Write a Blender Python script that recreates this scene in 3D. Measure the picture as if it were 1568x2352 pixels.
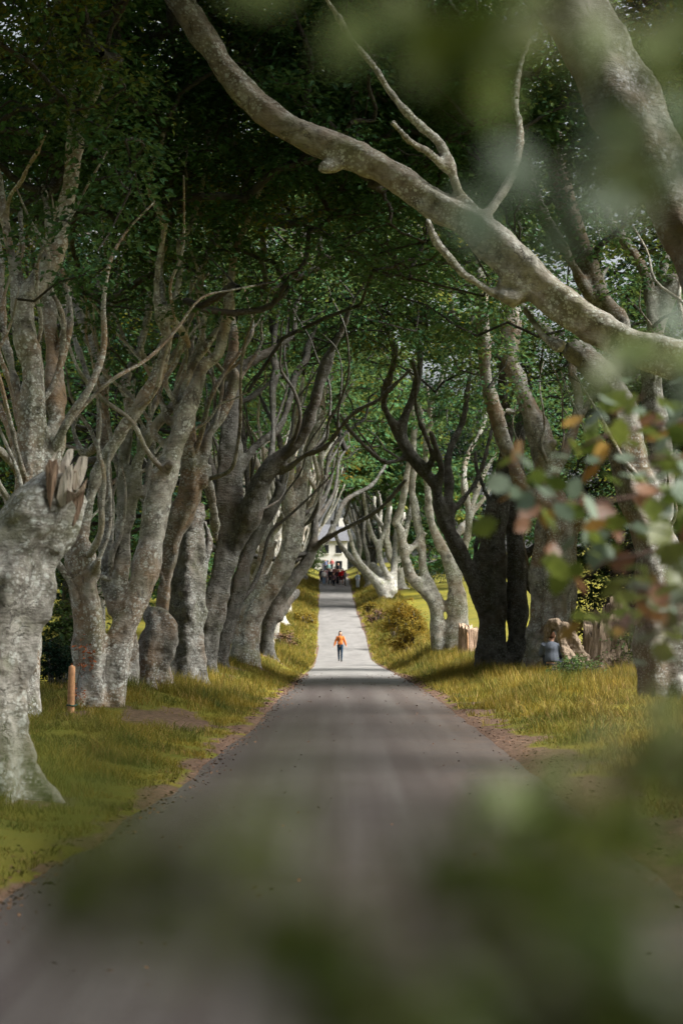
import bpy, math, random, colorsys
import numpy as np
from mathutils import Vector, Matrix

for o in list(bpy.data.objects):
    bpy.data.objects.remove(o, do_unlink=True)
S = bpy.context.scene
COL = S.collection
rng = np.random.default_rng(7)
random.seed(7)

# ------------------------------------------------------------------ camera, sky, sun, exposure
EYE = 1.65
FPX = 4573.0                       # focal length in pixels of a 1568 x 2352 frame (70 mm on a 36 mm tall sensor)
PITCH = math.atan(229 / FPX)
cam_data = bpy.data.cameras.new('camera')
cam = bpy.data.objects.new('camera', cam_data)
COL.objects.link(cam)
cam.location = (0, 0, EYE)
cam.rotation_euler = (math.pi / 2 + PITCH, 0, 0)
cam_data.sensor_fit = 'VERTICAL'
cam_data.sensor_height = 36
cam_data.sensor_width = 24
cam_data.lens = 70
cam_data.clip_start = 0.05
cam_data.clip_end = 4000
cam_data.dof.use_dof = True
cam_data.dof.focus_distance = 36
cam_data.dof.aperture_fstop = 3.0
S.camera = cam

SUN_EL, SUN_AZ = 47, 101           # azimuth from +Y (view direction) clockwise: the sun stands right and a little behind
world = bpy.data.worlds.new('World')
S.world = world
world.use_nodes = True
wn = world.node_tree
sky = wn.nodes.new('ShaderNodeTexSky')
sky.sky_type = 'NISHITA'
sky.sun_disc = False
sky.sun_elevation = math.radians(SUN_EL)
sky.sun_rotation = math.radians(SUN_AZ)
sky.air_density = 1.0
sky.dust_density = 5.0
sky.ozone_density = 1.0
hs = wn.nodes.new('ShaderNodeHueSaturation')      # thin bright cloud: a paler sky than the clear one
hs.inputs['Saturation'].default_value = .35
wn.links.new(sky.outputs[0], hs.inputs['Color'])
wn.links.new(hs.outputs[0], wn.nodes['Background'].inputs[0])
wn.nodes['Background'].inputs[1].default_value = 0.07

sun_data = bpy.data.lights.new('sun', 'SUN')
sun_data.energy = 5.0
sun_data.angle = math.radians(38)
sun_data.color = (1, .95, .86)
sun = bpy.data.objects.new('sun', sun_data)
COL.objects.link(sun)
_a, _e = math.radians(SUN_AZ), math.radians(SUN_EL)
sdir = Vector((math.sin(_a) * math.cos(_e), math.cos(_a) * math.cos(_e), math.sin(_e)))
sun.rotation_euler = sdir.to_track_quat('Z', 'Y').to_euler()

S.view_settings.view_transform = 'Standard'
S.view_settings.look = 'None'
S.view_settings.gamma = 1
S.view_settings.use_curve_mapping = False
S.view_settings.exposure = 1.55
S.render.engine = 'CYCLES'
cy = S.cycles
cy.max_bounces = 7
cy.diffuse_bounces = 4
cy.glossy_bounces = 2
cy.transmission_bounces = 4
cy.transparent_max_bounces = 4
cy.caustics_reflective = False
cy.caustics_refractive = False
cy.sample_clamp_indirect = 6
cy.use_denoising = True
cy.use_adaptive_sampling = True
cy.adaptive_threshold = 0.015

# ------------------------------------------------------------------ helpers
CP, SP = math.cos(PITCH), math.sin(PITCH)
def P(x, y, d):
    """world point whose ground distance is d, seen at (x, y) of the 1568 x 2352 picture"""
    a, b = (x - 784) / FPX, (1176 - y) / FPX
    ry, rz = CP - b * SP, SP + b * CP
    k = d / ry
    return np.array((a * k, d, EYE + rz * k))

def project(p):
    q = np.asarray(p, float) - np.array((0, 0, EYE))
    f = q[..., 1] * CP + q[..., 2] * SP
    u = -q[..., 1] * SP + q[..., 2] * CP
    f = np.where(f < .05, .05, f)
    return 784 + FPX * q[..., 0] / f, 1176 - FPX * u / f

def mesh_np(name, V, F, smooth=False, mats=(), midx=None):
    V = np.ascontiguousarray(V, np.float32)
    F = np.ascontiguousarray(F, np.int32)
    k = F.shape[1]
    me = bpy.data.meshes.new(name)
    me.vertices.add(len(V)); me.vertices.foreach_set('co', V.ravel())
    me.loops.add(F.size); me.loops.foreach_set('vertex_index', F.ravel())
    me.polygons.add(len(F)); me.polygons.foreach_set('loop_start', np.arange(0, F.size, k, dtype=np.int32))
    try: me.polygons.foreach_set('loop_total', np.full(len(F), k, np.int32))
    except Exception: pass
    me.polygons.foreach_set('use_smooth', np.full(len(F), smooth, bool))
    for m in mats: me.materials.append(m)
    if midx is not None: me.polygons.foreach_set('material_index', np.asarray(midx, np.int32))
    me.update(calc_edges=True)
    return me

def link(name, me, parent=None, mat=None, world=True, **props):
    o = bpy.data.objects.new(name, me)
    COL.objects.link(o)
    if parent is not None:
        o.parent = parent
        if world: o.matrix_parent_inverse = Matrix.Translation(-parent.location)
    if mat is not None and me is not None and not me.materials: me.materials.append(mat)
    for k, v in props.items(): o[k] = v
    return o

def empty(name, loc=(0, 0, 0), **props):
    o = bpy.data.objects.new(name, None)
    COL.objects.link(o); o.location = loc
    o.empty_display_size = .2
    for k, v in props.items(): o[k] = v
    return o

def norm(v):
    return v / np.maximum(np.linalg.norm(v, axis=-1, keepdims=True), 1e-9)

def catmull(pts, n):
    """smooth resample of an (m, k) polyline, by arc length of its first 3 columns"""
    p = np.asarray(pts, float)
    if len(p) == 2: p = np.array([p[0], (p[0] + p[1]) / 2, p[1]])
    q = np.vstack([2 * p[0] - p[1], p, 2 * p[-1] - p[-2]])
    seg = np.linalg.norm(np.diff(p[:, :3], axis=0), axis=1)
    cum = np.concatenate([[0], np.cumsum(seg)])
    s = np.linspace(0, cum[-1], n)
    i = np.clip(np.searchsorted(cum, s, 'right') - 1, 0, len(p) - 2)
    t = ((s - cum[i]) / np.maximum(seg[i], 1e-9))[:, None]
    a, b, c, d = q[i], q[i + 1], q[i + 2], q[i + 3]
    return .5 * (2 * b + (c - a) * t + (2 * a - 5 * b + 4 * c - d) * t ** 2 + (3 * b - a - 3 * c + d) * t ** 3)

def tube(pts, rad, sides=10, flute=0.0, seed=0, cap=True, squash=1.0):
    """closed tube; returns V, F (triangles)"""
    p = np.asarray(pts, float); r = np.asarray(rad, float)
    n = len(p)
    t = norm(np.gradient(p, axis=0))
    ref = np.array((0, 1, 0)) if abs(t[:, 1]).max() < .9 else np.array((1, 0, 0.))
    N = np.zeros((n, 3)); N[0] = norm(np.cross(t[0], np.cross(ref, t[0])))
    for i in range(1, n):
        v = N[i - 1] - t[i] * np.dot(N[i - 1], t[i]); N[i] = v / max(np.linalg.norm(v), 1e-9)
    B = np.cross(t, N)
    th = np.linspace(0, 2 * math.pi, sides, endpoint=False)
    rr = r[:, None] * np.ones((1, sides))
    if flute:
        r0 = np.random.default_rng(seed)
        u = np.linspace(0, 1, n)[:, None]
        for k in (2, 3, 5, 7):
            rr = rr * (1 + flute / math.sqrt(k) * (1 if k < 6 else 1.5 * np.exp(-u * 4)) * np.sin(k * th[None] + r0.uniform(0, 6.3) + u * r0.uniform(-3, 3)))
    V = p[:, None] + rr[..., None] * (np.cos(th)[None, :, None] * N[:, None] * squash + np.sin(th)[None, :, None] * B[:, None])
    V = V.reshape(-1, 3)
    i = np.arange(n - 1)[:, None] * sides; j = np.arange(sides)[None]; k = (j + 1) % sides
    a, b, c, d = i + j, i + k, i + sides + k, i + sides + j
    F = np.concatenate([np.stack([a, b, c], -1).reshape(-1, 3), np.stack([a, c, d], -1).reshape(-1, 3)])
    if cap:
        v0 = p[0] - t[0] * r[0] * .5; v1 = p[-1] + t[-1] * r[-1] * .7
        m = len(V); V = np.vstack([V, v0, v1])
        jj = np.arange(sides); kk = (jj + 1) % sides
        F = np.vstack([F, np.stack([np.full(sides, m), kk, jj], -1), np.stack([np.full(sides, m + 1), (n - 1) * sides + jj, (n - 1) * sides + kk], -1)])
    return V, F

class MB:
    def __init__(self): self.V, self.F, self.n = [], [], 0
    def add(self, V, F):
        V = np.asarray(V, float).reshape(-1, 3)
        self.V.append(V); self.F.append(np.asarray(F, int) + self.n); self.n += len(V); return self
    def tube(self, pts, rad, sides=10, res=None, **k):
        q = np.column_stack([np.asarray(pts, float), np.asarray(rad, float)])
        if res: q = catmull(q, res)
        return self.add(*tube(q[:, :3], np.maximum(q[:, 3], .001), sides, **k))
    def box(self, c, s, rot=None, taper=1.0):
        x = np.array([(-1, -1, -1), (1, -1, -1), (1, 1, -1), (-1, 1, -1), (-1, -1, 1), (1, -1, 1), (1, 1, 1), (-1, 1, 1)], float)
        x[4:, :2] *= taper
        x = x * np.asarray(s) / 2
        if rot is not None: x = x @ np.asarray(rot).T
        q = [(0, 3, 2, 1), (4, 5, 6, 7), (0, 1, 5, 4), (1, 2, 6, 5), (2, 3, 7, 6), (3, 0, 4, 7)]
        return self.add(x + np.asarray(c), [t for a, b, c_, d in q for t in ((a, b, c_), (a, c_, d))])
    def ball(self, c, r, seg=10):
        th = np.linspace(-math.pi / 2, math.pi / 2, seg)[1:-1]
        c = np.asarray(c, float); r = np.asarray(r, float) * np.ones(3)
        ph = np.linspace(0, 2 * math.pi, seg, endpoint=False)
        V = [(math.cos(t) * math.cos(f), math.cos(t) * math.sin(f), math.sin(t)) for t in th for f in ph] + [(0, 0, -1), (0, 0, 1)]
        F = []
        m = len(th)
        for i in range(m - 1):
            for j in range(seg):
                k = (j + 1) % seg
                F += [(i * seg + j, i * seg + k, (i + 1) * seg + k), (i * seg + j, (i + 1) * seg + k, (i + 1) * seg + j)]
        for j in range(seg):
            k = (j + 1) % seg
            F += [(m * seg, k, j), (m * seg + 1, (m - 1) * seg + j, (m - 1) * seg + k)]
        return self.add(np.array(V) * r + c, F)
    def arrays(self): return np.vstack(self.V), np.vstack(self.F)
    def mesh(self, name, smooth=True): return mesh_np(name, *self.arrays(), smooth=smooth)

_tex = {}
def clouds(size, depth=2):
    k = (size, depth)
    if k not in _tex:
        t = bpy.data.textures.new('clouds', 'CLOUDS'); t.noise_scale = size; t.noise_depth = depth; _tex[k] = t
    return _tex[k]

def remesh(V, F, voxel, smooth=4, disp=(), factor=.5):
    """voxel union of closed shapes, smoothed and roughened; returns V, quads/tris F, vertex normals"""
    me = mesh_np('tmp', V, F)
    o = link('tmp', me)
    m = o.modifiers.new('r', 'REMESH'); m.mode = 'VOXEL'; m.voxel_size = voxel
    if smooth:
        m = o.modifiers.new('s', 'SMOOTH'); m.iterations = smooth; m.factor = factor
    for size, st in disp:
        m = o.modifiers.new('d', 'DISPLACE'); m.texture = clouds(size); m.strength = st; m.mid_level = .5; m.texture_coords = 'LOCAL'
    dg = bpy.context.evaluated_depsgraph_get()
    ev = o.evaluated_get(dg).to_mesh()
    n = len(ev.vertices)
    co = np.zeros(n * 3, np.float32); ev.vertices.foreach_get('co', co)
    nr = np.zeros(n * 3, np.float32); ev.vertices.foreach_get('normal', nr)
    fq = np.zeros(len(ev.loops), np.int32); ev.loops.foreach_get('vertex_index', fq)
    tot = np.zeros(len(ev.polygons), np.int32); ev.polygons.foreach_get('loop_total', tot)
    o.evaluated_get(dg).to_mesh_clear()
    bpy.data.objects.remove(o, do_unlink=True); bpy.data.meshes.remove(me)
    if (tot == 4).all(): Fq = fq.reshape(-1, 4)
    else:
        out, p = [], 0
        for c in tot:
            q = fq[p:p + c]; p += c
            out.append((q[0], q[1], q[2], q[3]) if c == 4 else (q[0], q[1], q[2], q[2]))
        Fq = np.array(out)
    return co.reshape(-1, 3), Fq, nr.reshape(-1, 3)

def submesh(name, V, F, NR=None):
    u, inv = np.unique(F.ravel(), return_inverse=True)
    me = mesh_np(name, V[u], inv.reshape(F.shape), smooth=True)
    if NR is not None: me.normals_split_custom_set_from_vertices(NR[u].tolist())
    return me

# ------------------------------------------------------------------ materials
class Mat:
    def __init__(self, name):
        self.m = bpy.data.materials.new(name); self.m.use_nodes = True
        self.t = self.m.node_tree; self.t.nodes.clear()
        self.out = self.t.nodes.new('ShaderNodeOutputMaterial')
    def n(self, typ, **kw):
        nd = self.t.nodes.new('ShaderNode' + typ)
        for k, v in kw.items():
            if k.startswith('i_'):
                key = k[2:]
                key = int(key) if key.isdigit() else key.replace('_', ' ')
                self.set(nd.inputs[key], v)
            else: setattr(nd, k, v)
        return nd
    def set(self, sock, v):
        if isinstance(v, bpy.types.NodeSocket): self.t.links.new(v, sock)
        elif isinstance(v, bpy.types.Node): self.t.links.new(v.outputs[0], sock)
        else:
            if hasattr(sock.default_value, '__len__') and len(sock.default_value) == 4 and len(v) == 3: v = (*v, 1)
            sock.default_value = v
    def pos(self, scale=(1, 1, 1)):
        g = self.n('NewGeometry')
        mp = self.n('Mapping', i_Vector=g.outputs['Position']); mp.inputs['Scale'].default_value = scale
        return mp.outputs[0]
    def noise(self, vec, scale, detail=4, rough=.55, dist=0):
        return self.n('TexNoise', i_Vector=vec, i_Scale=scale, i_Detail=detail, i_Roughness=rough, i_Distortion=dist).outputs[0]
    def ramp(self, f, a, b, c0=0.0, c1=1.0):
        return self.n('MapRange', i_0=f, i_1=a, i_2=b, i_3=c0, i_4=c1).outputs[0]
    def mix(self, f, a, b, mode='MIX'):
        nd = self.n('Mix', data_type='RGBA', blend_type=mode)
        self.set(nd.inputs[0], f); self.set(nd.inputs[6], a); self.set(nd.inputs[7], b)
        return nd.outputs[2]
    def math(self, op, a, b=0.0):
        nd = self.n('Math', operation=op); self.set(nd.inputs[0], a); self.set(nd.inputs[1], b); return nd.outputs[0]
    def bump(self, h, strength=.5, dist=.02):
        return self.n('Bump', i_Height=h, i_Strength=strength, i_Distance=dist).outputs[0]
    def bsdf(self, color, rough=.8, normal=None, spec=.3):
        b = self.n('BsdfPrincipled', i_Base_Color=color, i_Roughness=rough)
        b.inputs['Specular IOR Level'].default_value = spec
        if normal is not None: self.set(b.inputs['Normal'], normal)
        return b
    def done(self, sh):
        self.t.links.new(sh.outputs[0], self.out.inputs[0]); return self.m

def simple(name, col, rough=.8, var=.25, scale=30, spec=.3):
    M = Mat(name); p = M.pos()
    f = M.noise(p, scale)
    c = M.mix(M.ramp(f, .35, .65), tuple(x * (1 - var) for x in col), tuple(min(1, x * (1 + var)) for x in col))
    return M.done(M.bsdf(c, rough, M.bump(f, .3, .005), spec))

def bark_material():
    M = Mat('beech_bark'); p = M.pos()
    tone = M.n('Attribute', attribute_type='OBJECT', attribute_name='tone').outputs['Fac']  # per-tree bark tone; canopy shade and light are put into this colour too
    warm = M.n('Attribute', attribute_type='OBJECT', attribute_name='warm').outputs['Fac']
    big = M.noise(p, .8, 4, .6, .5)
    mid = M.noise(p, 4.5, 6, .65, .4)
    hor = M.noise(M.pos((1.6, 1.6, 15)), 2.4, 5, .65, .3)
    c = M.mix(M.ramp(mid, .36, .62), (.080, .075, .064), (.33, .32, .295))
    c = M.mix(M.ramp(hor, .48, .70, 0, .35), c, (.19, .19, .165))
    brown = M.math('MULTIPLY', M.ramp(big, .47, .60), M.math('MINIMUM', M.math('MULTIPLY', warm, 1.1), .85))
    c = M.mix(brown, c, (.22, .145, .085))
    c = M.mix(M.ramp(M.noise(p, 1.3, 5, .65), .50, .66, 0, .7), c, (.135, .145, .085))
    # crust lichen: dots gathered in colonies, and ragged pale blotches
    col = M.ramp(M.noise(p, 2.1, 4), .42, .53)
    jit = M.n('VectorMath', operation='SCALE', i_0=M.n('TexNoise', i_Vector=p, i_Scale=26.0).outputs[1]); jit.inputs['Scale'].default_value = .05
    pj = M.n('VectorMath', operation='ADD', i_0=p, i_1=jit.outputs[0]).outputs[0]
    for sc, th in ((7.0, .26), (13.0, .34), (24.0, .36)):
        v = M.n('TexVoronoi', i_Vector=pj, i_Scale=sc, i_Randomness=1.0)
        c = M.mix(M.math('MULTIPLY', M.math('MULTIPLY', M.ramp(v.outputs['Distance'], th, th - .09), col), .5), c, (.54, .575, .56))
    c = M.mix(M.math('MULTIPLY', M.ramp(M.noise(p, 5, 7, .74), .555, .66), .45), c, (.45, .46, .435))
    # dark weeping streaks, wounds and creases
    dk = M.ramp(M.noise(M.pos((1, 1, .28)), 4.5, 7, .72, 1.4), .585, .67)
    c = M.mix(M.math('MULTIPLY', dk, .75), c, (.035, .031, .027))
    cr = M.n('TexVoronoi', feature='DISTANCE_TO_EDGE', i_Vector=M.n('VectorMath', operation='ADD', i_0=M.pos((1, 1, 2.2)), i_1=M.n('TexNoise', i_Vector=p, i_Scale=3.0, i_Detail=5.0).outputs[1]).outputs[0], i_Scale=2.6)
    crk = M.math('MULTIPLY', M.ramp(cr.outputs['Distance'], .025, .004), M.ramp(M.noise(p, 1.7, 3), .53, .62))
    c = M.mix(M.math('MULTIPLY', crk, .6), c, (.05, .045, .038))
    c = M.mix(1.0, c, M.n('CombineColor', i_0=tone, i_1=tone, i_2=tone).outputs[0], 'MULTIPLY')
    h = M.math('ADD', M.noise(M.pos((1, 1, 2.4)), 8, 7, .68, .5), M.math('MULTIPLY', hor, .35))
    h = M.math('ADD', h, M.math('MULTIPLY', M.noise(p, 30, 4, .7), .35))
    h = M.math('SUBTRACT', h, M.math('MULTIPLY', crk, .5))
    return M.done(M.bsdf(c, .8, M.bump(h, 1.0, .04), .25))
BARK = bark_material()

def leaf_material(name, dark, light, yellow, yamount=.5, trans=.35, nscale=.22):
    M = Mat(name); p = M.pos()
    isl = M.n('NewGeometry').outputs['Random Per Island']
    c = M.mix(isl, dark, light)
    pat = M.ramp(M.noise(p, nscale, 3, .6), .52, .72)
    r2 = M.math('FRACT', M.math('MULTIPLY', isl, 17.31))
    yy = M.math('MULTIPLY', M.math('MULTIPLY', pat, M.ramp(r2, .25, .8)), yamount)
    c = M.mix(yy, c, yellow)
    a = M.bsdf(c, .6, None, .12)
    t = M.n('BsdfTranslucent', i_Color=M.mix(.25, c, yellow))
    mx = M.n('MixShader', i_0=trans); M.t.links.new(a.outputs[0], mx.inputs[1]); M.t.links.new(t.outputs[0], mx.inputs[2])
    return M.done(mx)
LEAF = leaf_material('beech_leaves', (.015, .058, .030), (.062, .165, .062), (.28, .23, .015), .9, .40)
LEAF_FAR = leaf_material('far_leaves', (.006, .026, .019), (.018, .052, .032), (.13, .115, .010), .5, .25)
LEAF_GOLD = leaf_material('golden_leaves', (.09, .085, .012), (.20, .14, .016), (.30, .15, .02), .8)
LEAF_BUSH = leaf_material('bush_leaves', (.025, .055, .02), (.07, .12, .035), (.16, .16, .03), .6, nscale=1.0)

# ------------------------------------------------------------------ terrain: the road dips to the walker, then climbs
ZP = np.array([(-60, .6), (-20, .1), (0, 0), (20, 0), (42, -.14), (61, -.42), (81, -.74), (100, -1.04), (112, -1.2), (121, -1.1), (130, -.77), (143, .10), (160, .95), (178, 1.95),
               (200, 3.4), (215, 4.6), (228, 5.2), (245, 6.0), (275, 7.4), (300, 7.8), (340, 7.4), (500, 5), (1500, -5)], float)
LE = np.array([(-60, -1.9), (0, -1.95), (11.2, -1.9), (16.4, -1.6), (20, -1.42), (30, -1.27), (42, -1.23), (61, -1.24), (81, -1.27), (111, -1.36), (143, -1.62), (178, -1.98), (225, -2.4), (275, -2.9), (400, -4), (1500, -10)], float)
RE = np.array([(-60, 1.9), (0, 1.9), (11.2, 1.9), (20, 1.86), (30, 1.9), (42, 1.97), (61, 1.95), (81, 1.82), (111, 1.78), (143, 1.6), (178, 1.22), (225, .8), (275, .35), (400, -.6), (1500, -6)], float)
_yy = np.arange(-80, 1500, .5)
_zz = np.interp(_yy, ZP[:, 0], ZP[:, 1])
_k = np.exp(-.5 * (np.arange(-24, 25) / 8.) ** 2); _k /= _k.sum()
_zz = np.convolve(np.pad(_zz, 24, 'edge'), _k, 'valid')
def zr(y): return np.interp(y, _yy, _zz)
def xl(y): return np.interp(y, LE[:, 0], LE[:, 1])
def xr(y): return np.interp(y, RE[:, 0], RE[:, 1])
def sstep(x, a, b):
    t = np.clip((x - a) / (b - a), 0, 1); return t * t * (3 - 2 * t)
_w = rng.uniform(-1, 1, (14, 4))
def wob(x, y, s):
    z = 0
    for a, b, c, d in _w: z = z + np.sin((a * x + b * y) * s * 2.2 + c * 9) * (.5 + abs(d))
    return z / 8.
BUMPS = []                       # (x, y, height) mounds under the trees
def H0(x, y):
    x = np.asarray(x, float); y = np.asarray(y, float)
    e = np.maximum(np.maximum(xl(y) - x, x - xr(y)), 0)
    right = x > 0
    B = np.where(right, .32 + .5 * sstep(y, 58, 85), .26 + .22 * sstep(y, 30, 60) + .15 * sstep(y, 62, 80))
    z = zr(y) + sstep(e, .15, 2.6) * B + sstep(e, .0, .16) * .055
    z = z + np.where(e > 4, sstep(y, 70, 190) * np.minimum(e - 4, 45) * .085, 0)
    z = z + sstep(e, .1, 1.5) * wob(x, y, 1.0) * .07 + sstep(e, 0, .6) * wob(x, y, 4.0) * .018
    return z
def H(x, y):
    z = H0(x, y)
    x = np.asarray(x, float); y = np.asarray(y, float)
    e = np.maximum(np.maximum(xl(y) - x, x - xr(y)), 0)
    for bx, by, bh in BUMPS:
        z = z + bh * np.exp(-((x - bx) ** 2 + ((y - by) * .8) ** 2) / (2 * 1.3 ** 2)) * sstep(e, .05, 1.2)
    return z

# ------------------------------------------------------------------ traced trees
TR = dict(A=(.3515, 0, 826.7), B=(.3515, 367.4, 826.7), C=(.3515, 780.8, 826.7), D=(.3515, 1102.3, 826.7),
          E=(.49794, 0, 0), F=(.50203, 780.8, 0), G=(.3515, 551.1, 551.1), N=(1, 0, 0))
def parse(s):
    out, tr, dd = [], TR['N'], None
    for tok in s.split():
        if tok in TR: tr = TR[tok]
        elif tok.startswith('dd='): dd = float(tok[3:])
        else:
            x, y, w = map(float, tok.split(','))
            out.append((x * tr[0] + tr[1], y * tr[0] + tr[2], w * tr[0]))
    return np.array(out), dd

ALL_SKEL = {}
def skeleton(spec, d, seed):
    r0 = np.random.default_rng(seed)
    limbs = []                    # (pts(n,3), rad(n))
    px = np.zeros((0, 4))
    for i, s in enumerate(spec):
        q, dd = parse(s)
        n = max(8, int(np.linalg.norm(np.diff(q[:, :2], axis=0), axis=1).sum() / 14))
        q = catmull(np.column_stack([q[:, :2], np.zeros(len(q)), q[:, 2]]), n)[:, [0, 1, 3]]
        if i == 0: d0 = d; dd = dd or 0
        else:
            k = np.argmin(np.hypot(px[:, 0] - q[0, 0], px[:, 1] - q[0, 1]) - .4 * px[:, 2])
            d0 = px[k, 3]
            if dd is None: dd = r0.uniform(-1, 1) * min(2.2, .0022 * n * 14 * d / 30)
        dep = d0 + dd * np.linspace(0, 1, n) ** 1.2
        px = np.vstack([px, np.column_stack([q, dep])])
        pts = np.array([P(a, b, c) for a, b, c in zip(q[:, 0], q[:, 1], dep)])
        rad = np.maximum(q[:, 2] * .45 * dep / FPX, .012)
        arc = np.concatenate([[0], np.cumsum(np.linalg.norm(np.diff(pts, axis=0), axis=1))])
        ph = r0.uniform(0, 6.3, 4)
        rad = rad * (1 + .07 * np.sin(arc * 2.1 + ph[0]) + .06 * np.sin(arc * 4.7 + ph[1]) + .035 * np.sin(arc * 9 + ph[2]))
        limbs.append((pts, rad))
    return limbs

def stems(limbs, n, seed, zr_=(2.2, 6.0), length=(3.0, 6.0)):
    """thin sinuous secondary stems that rise from the main limbs"""
    r0 = np.random.default_rng(seed + 40); out = []
    pool = [(p[i], r[i], norm(p[min(i + 1, len(p) - 1)] - p[max(i - 1, 0)])) for p, r in limbs for i in range(2, len(p) - 2) if zr_[0] < p[i, 2] < zr_[1] and r[i] > .05]
    for k in range(n):
        if not pool: break
        p0, r, t = pool[r0.integers(len(pool))]
        L = r0.uniform(*length); a = r0.uniform(0, 6.283)
        d0 = norm(t * .6 + np.array((math.cos(a) * .7, math.sin(a) * .7, .5)))
        pts = [p0]; v = d0
        for j in range(7):
            v = norm(v + np.array((0, 0, .30)) + r0.normal(0, .34, 3))
            if v[2] < .25: v[2] = .25
            pts.append(pts[-1] + v * L / 7)
        rr = min(r * .55, r0.uniform(.030, .075))
        qq = catmull(np.array(pts), 26)
        out.append((qq, np.linspace(rr, .012, 26) * (1 + .08 * np.sin(np.arange(26) * 1.7 + a))))
    return out

def roots(pts, rad, seed, n=6, reach=1.6):
    """buttress roots at a trunk's foot"""
    r0 = np.random.default_rng(seed); out = []
    base, r = pts[0], rad[0]
    k = min(len(pts) - 1, max(2, int(len(pts) * .12)))
    for j in range(n):
        a = 2 * math.pi * (j + r0.uniform(-.3, .3)) / n
        dv = np.array((math.cos(a), math.sin(a), 0))
        rr = r * reach * r0.uniform(.8, 1.15)
        up = r * r0.uniform(1.1, 2.3)
        g = base[2]
        out.append((np.array([base + dv * r * .50 + (0, 0, up), base + dv * r * .74 + (0, 0, up * .45), base + dv * r * 1.0 + (0, 0, .06), base + dv * rr + (0, 0, -.10), base + dv * rr * 1.3 + (0, 0, -.3)]),
                    np.array([r * .36, r * .36, r * .32, r * .17, r * .08])))
    return out

def build_wood(parent, limbs, d, seed, tone, warm, voxel=None, with_roots=True, trunk_ids=(0,), smooth=3, disp=None):
    voxel = voxel or max(.024, d * .00108)
    mb = MB(); thin = []
    segs_p, segs_r, segs_i = [], [], []
    for i, (p, r) in enumerate(limbs):
        p, r = p.copy(), r.copy()
        if i == 0 and with_roots:
            dn = np.array((0, 0, -1.)); p = np.vstack([p[0] + dn * .4, p]); r = np.concatenate([[r[0] * 1.1], r])
        ok = r.max() > voxel * 1.3
        if not ok: thin.append(i); continue
        r = np.maximum(r, voxel * 1.15)
        mb.add(*tube(p, r, 22 if i == 0 else 14, flute=(.24 if i == 0 and d < 60 else .12) if r.max() > .1 else .06, seed=seed * 31 + i))
        segs_p.append(p); segs_r.append(r); segs_i.append(np.full(len(p), i))
    if with_roots:
        for p, r in roots(limbs[0][0], limbs[0][1], seed, reach=1.42, n=6):
            q = catmull(np.column_stack([p, r]), 8)
            mb.add(*tube(q[:, :3], np.maximum(q[:, 3], voxel), 8))
            segs_p.append(q[:, :3]); segs_r.append(q[:, 3]); segs_i.append(np.zeros(8, int))
    V, F = mb.arrays()
    if disp is None: disp = ((.45, .07), (.16, .035))
    V, F, NR = remesh(V, F, voxel, smooth, disp)
    sp, sr, si = np.vstack(segs_p), np.concatenate(segs_r), np.concatenate(segs_i)
    cen = V[F].mean(1)
    own = np.zeros(len(F), int)
    for a in range(0, len(F), 4000):
        dd = np.linalg.norm(cen[a:a + 4000, None] - sp[None], axis=2) - sr[None]
        own[a:a + 4000] = si[np.argmin(dd, 1)]
    for t in trunk_ids[1:]: own[own == t] = 0
    for i in np.unique(own):
        f = F[own == i]
        if len(f) < 12: continue
        link('trunk' if i == 0 else 'limb', submesh('wood', V, f, NR), parent, BARK, tone=tone, warm=warm)
    for i in thin:
        p, r = limbs[i]
        Vt, Ft = tube(p, r, 8)
        link('limb', mesh_np('wood', Vt, Ft, True), parent, BARK, tone=tone, warm=warm)

def leaf_geo(C, R, n, L, r0, tilt=.45, flat=.22, droop=.3, aspect=.6):
    """n leaves round each clump centre C (m,3), clump radius R (m,); returns V,F"""
    m = len(C)
    th = r0.uniform(0, 2 * math.pi, (m, n)); rad = np.sqrt(r0.uniform(0, 1, (m, n)))
    ax, ay = r0.normal(0, .28, (m, 1)), r0.normal(0, .28, (m, 1))
    x, y = rad * np.cos(th), rad * np.sin(th)
    z = r0.normal(0, flat, (m, n)) - droop * rad ** 2 + ax * x + ay * y
    p = C[:, None] + np.stack([x, y, z], -1) * R[:, None, None]
    p = p.reshape(-1, 3); k = len(p)
    a = th.ravel() + r0.normal(0, .8, k)
    d = np.stack([np.cos(a), np.sin(a), r0.normal(-.35, .45, k)], -1); d = norm(d)
    up = norm(np.stack([r0.normal(0, tilt, k), r0.normal(0, tilt, k), np.ones(k)], -1))
    s = norm(np.cross(d, up)); nn = np.cross(s, d)
    ll = (L * r0.uniform(.7, 1.25, k))[:, None]; w = ll * aspect * .5
    V = np.stack([p, p + d * ll * .45 + s * w + nn * w * .35, p + d * ll, p + d * ll * .45 - s * w + nn * w * .35], 1).reshape(-1, 3)
    b = np.arange(k)[:, None] * 4
    F = np.concatenate([b + np.array((0, 1, 2)), b + np.array((0, 2, 3))], 0)
    return V, F

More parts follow.
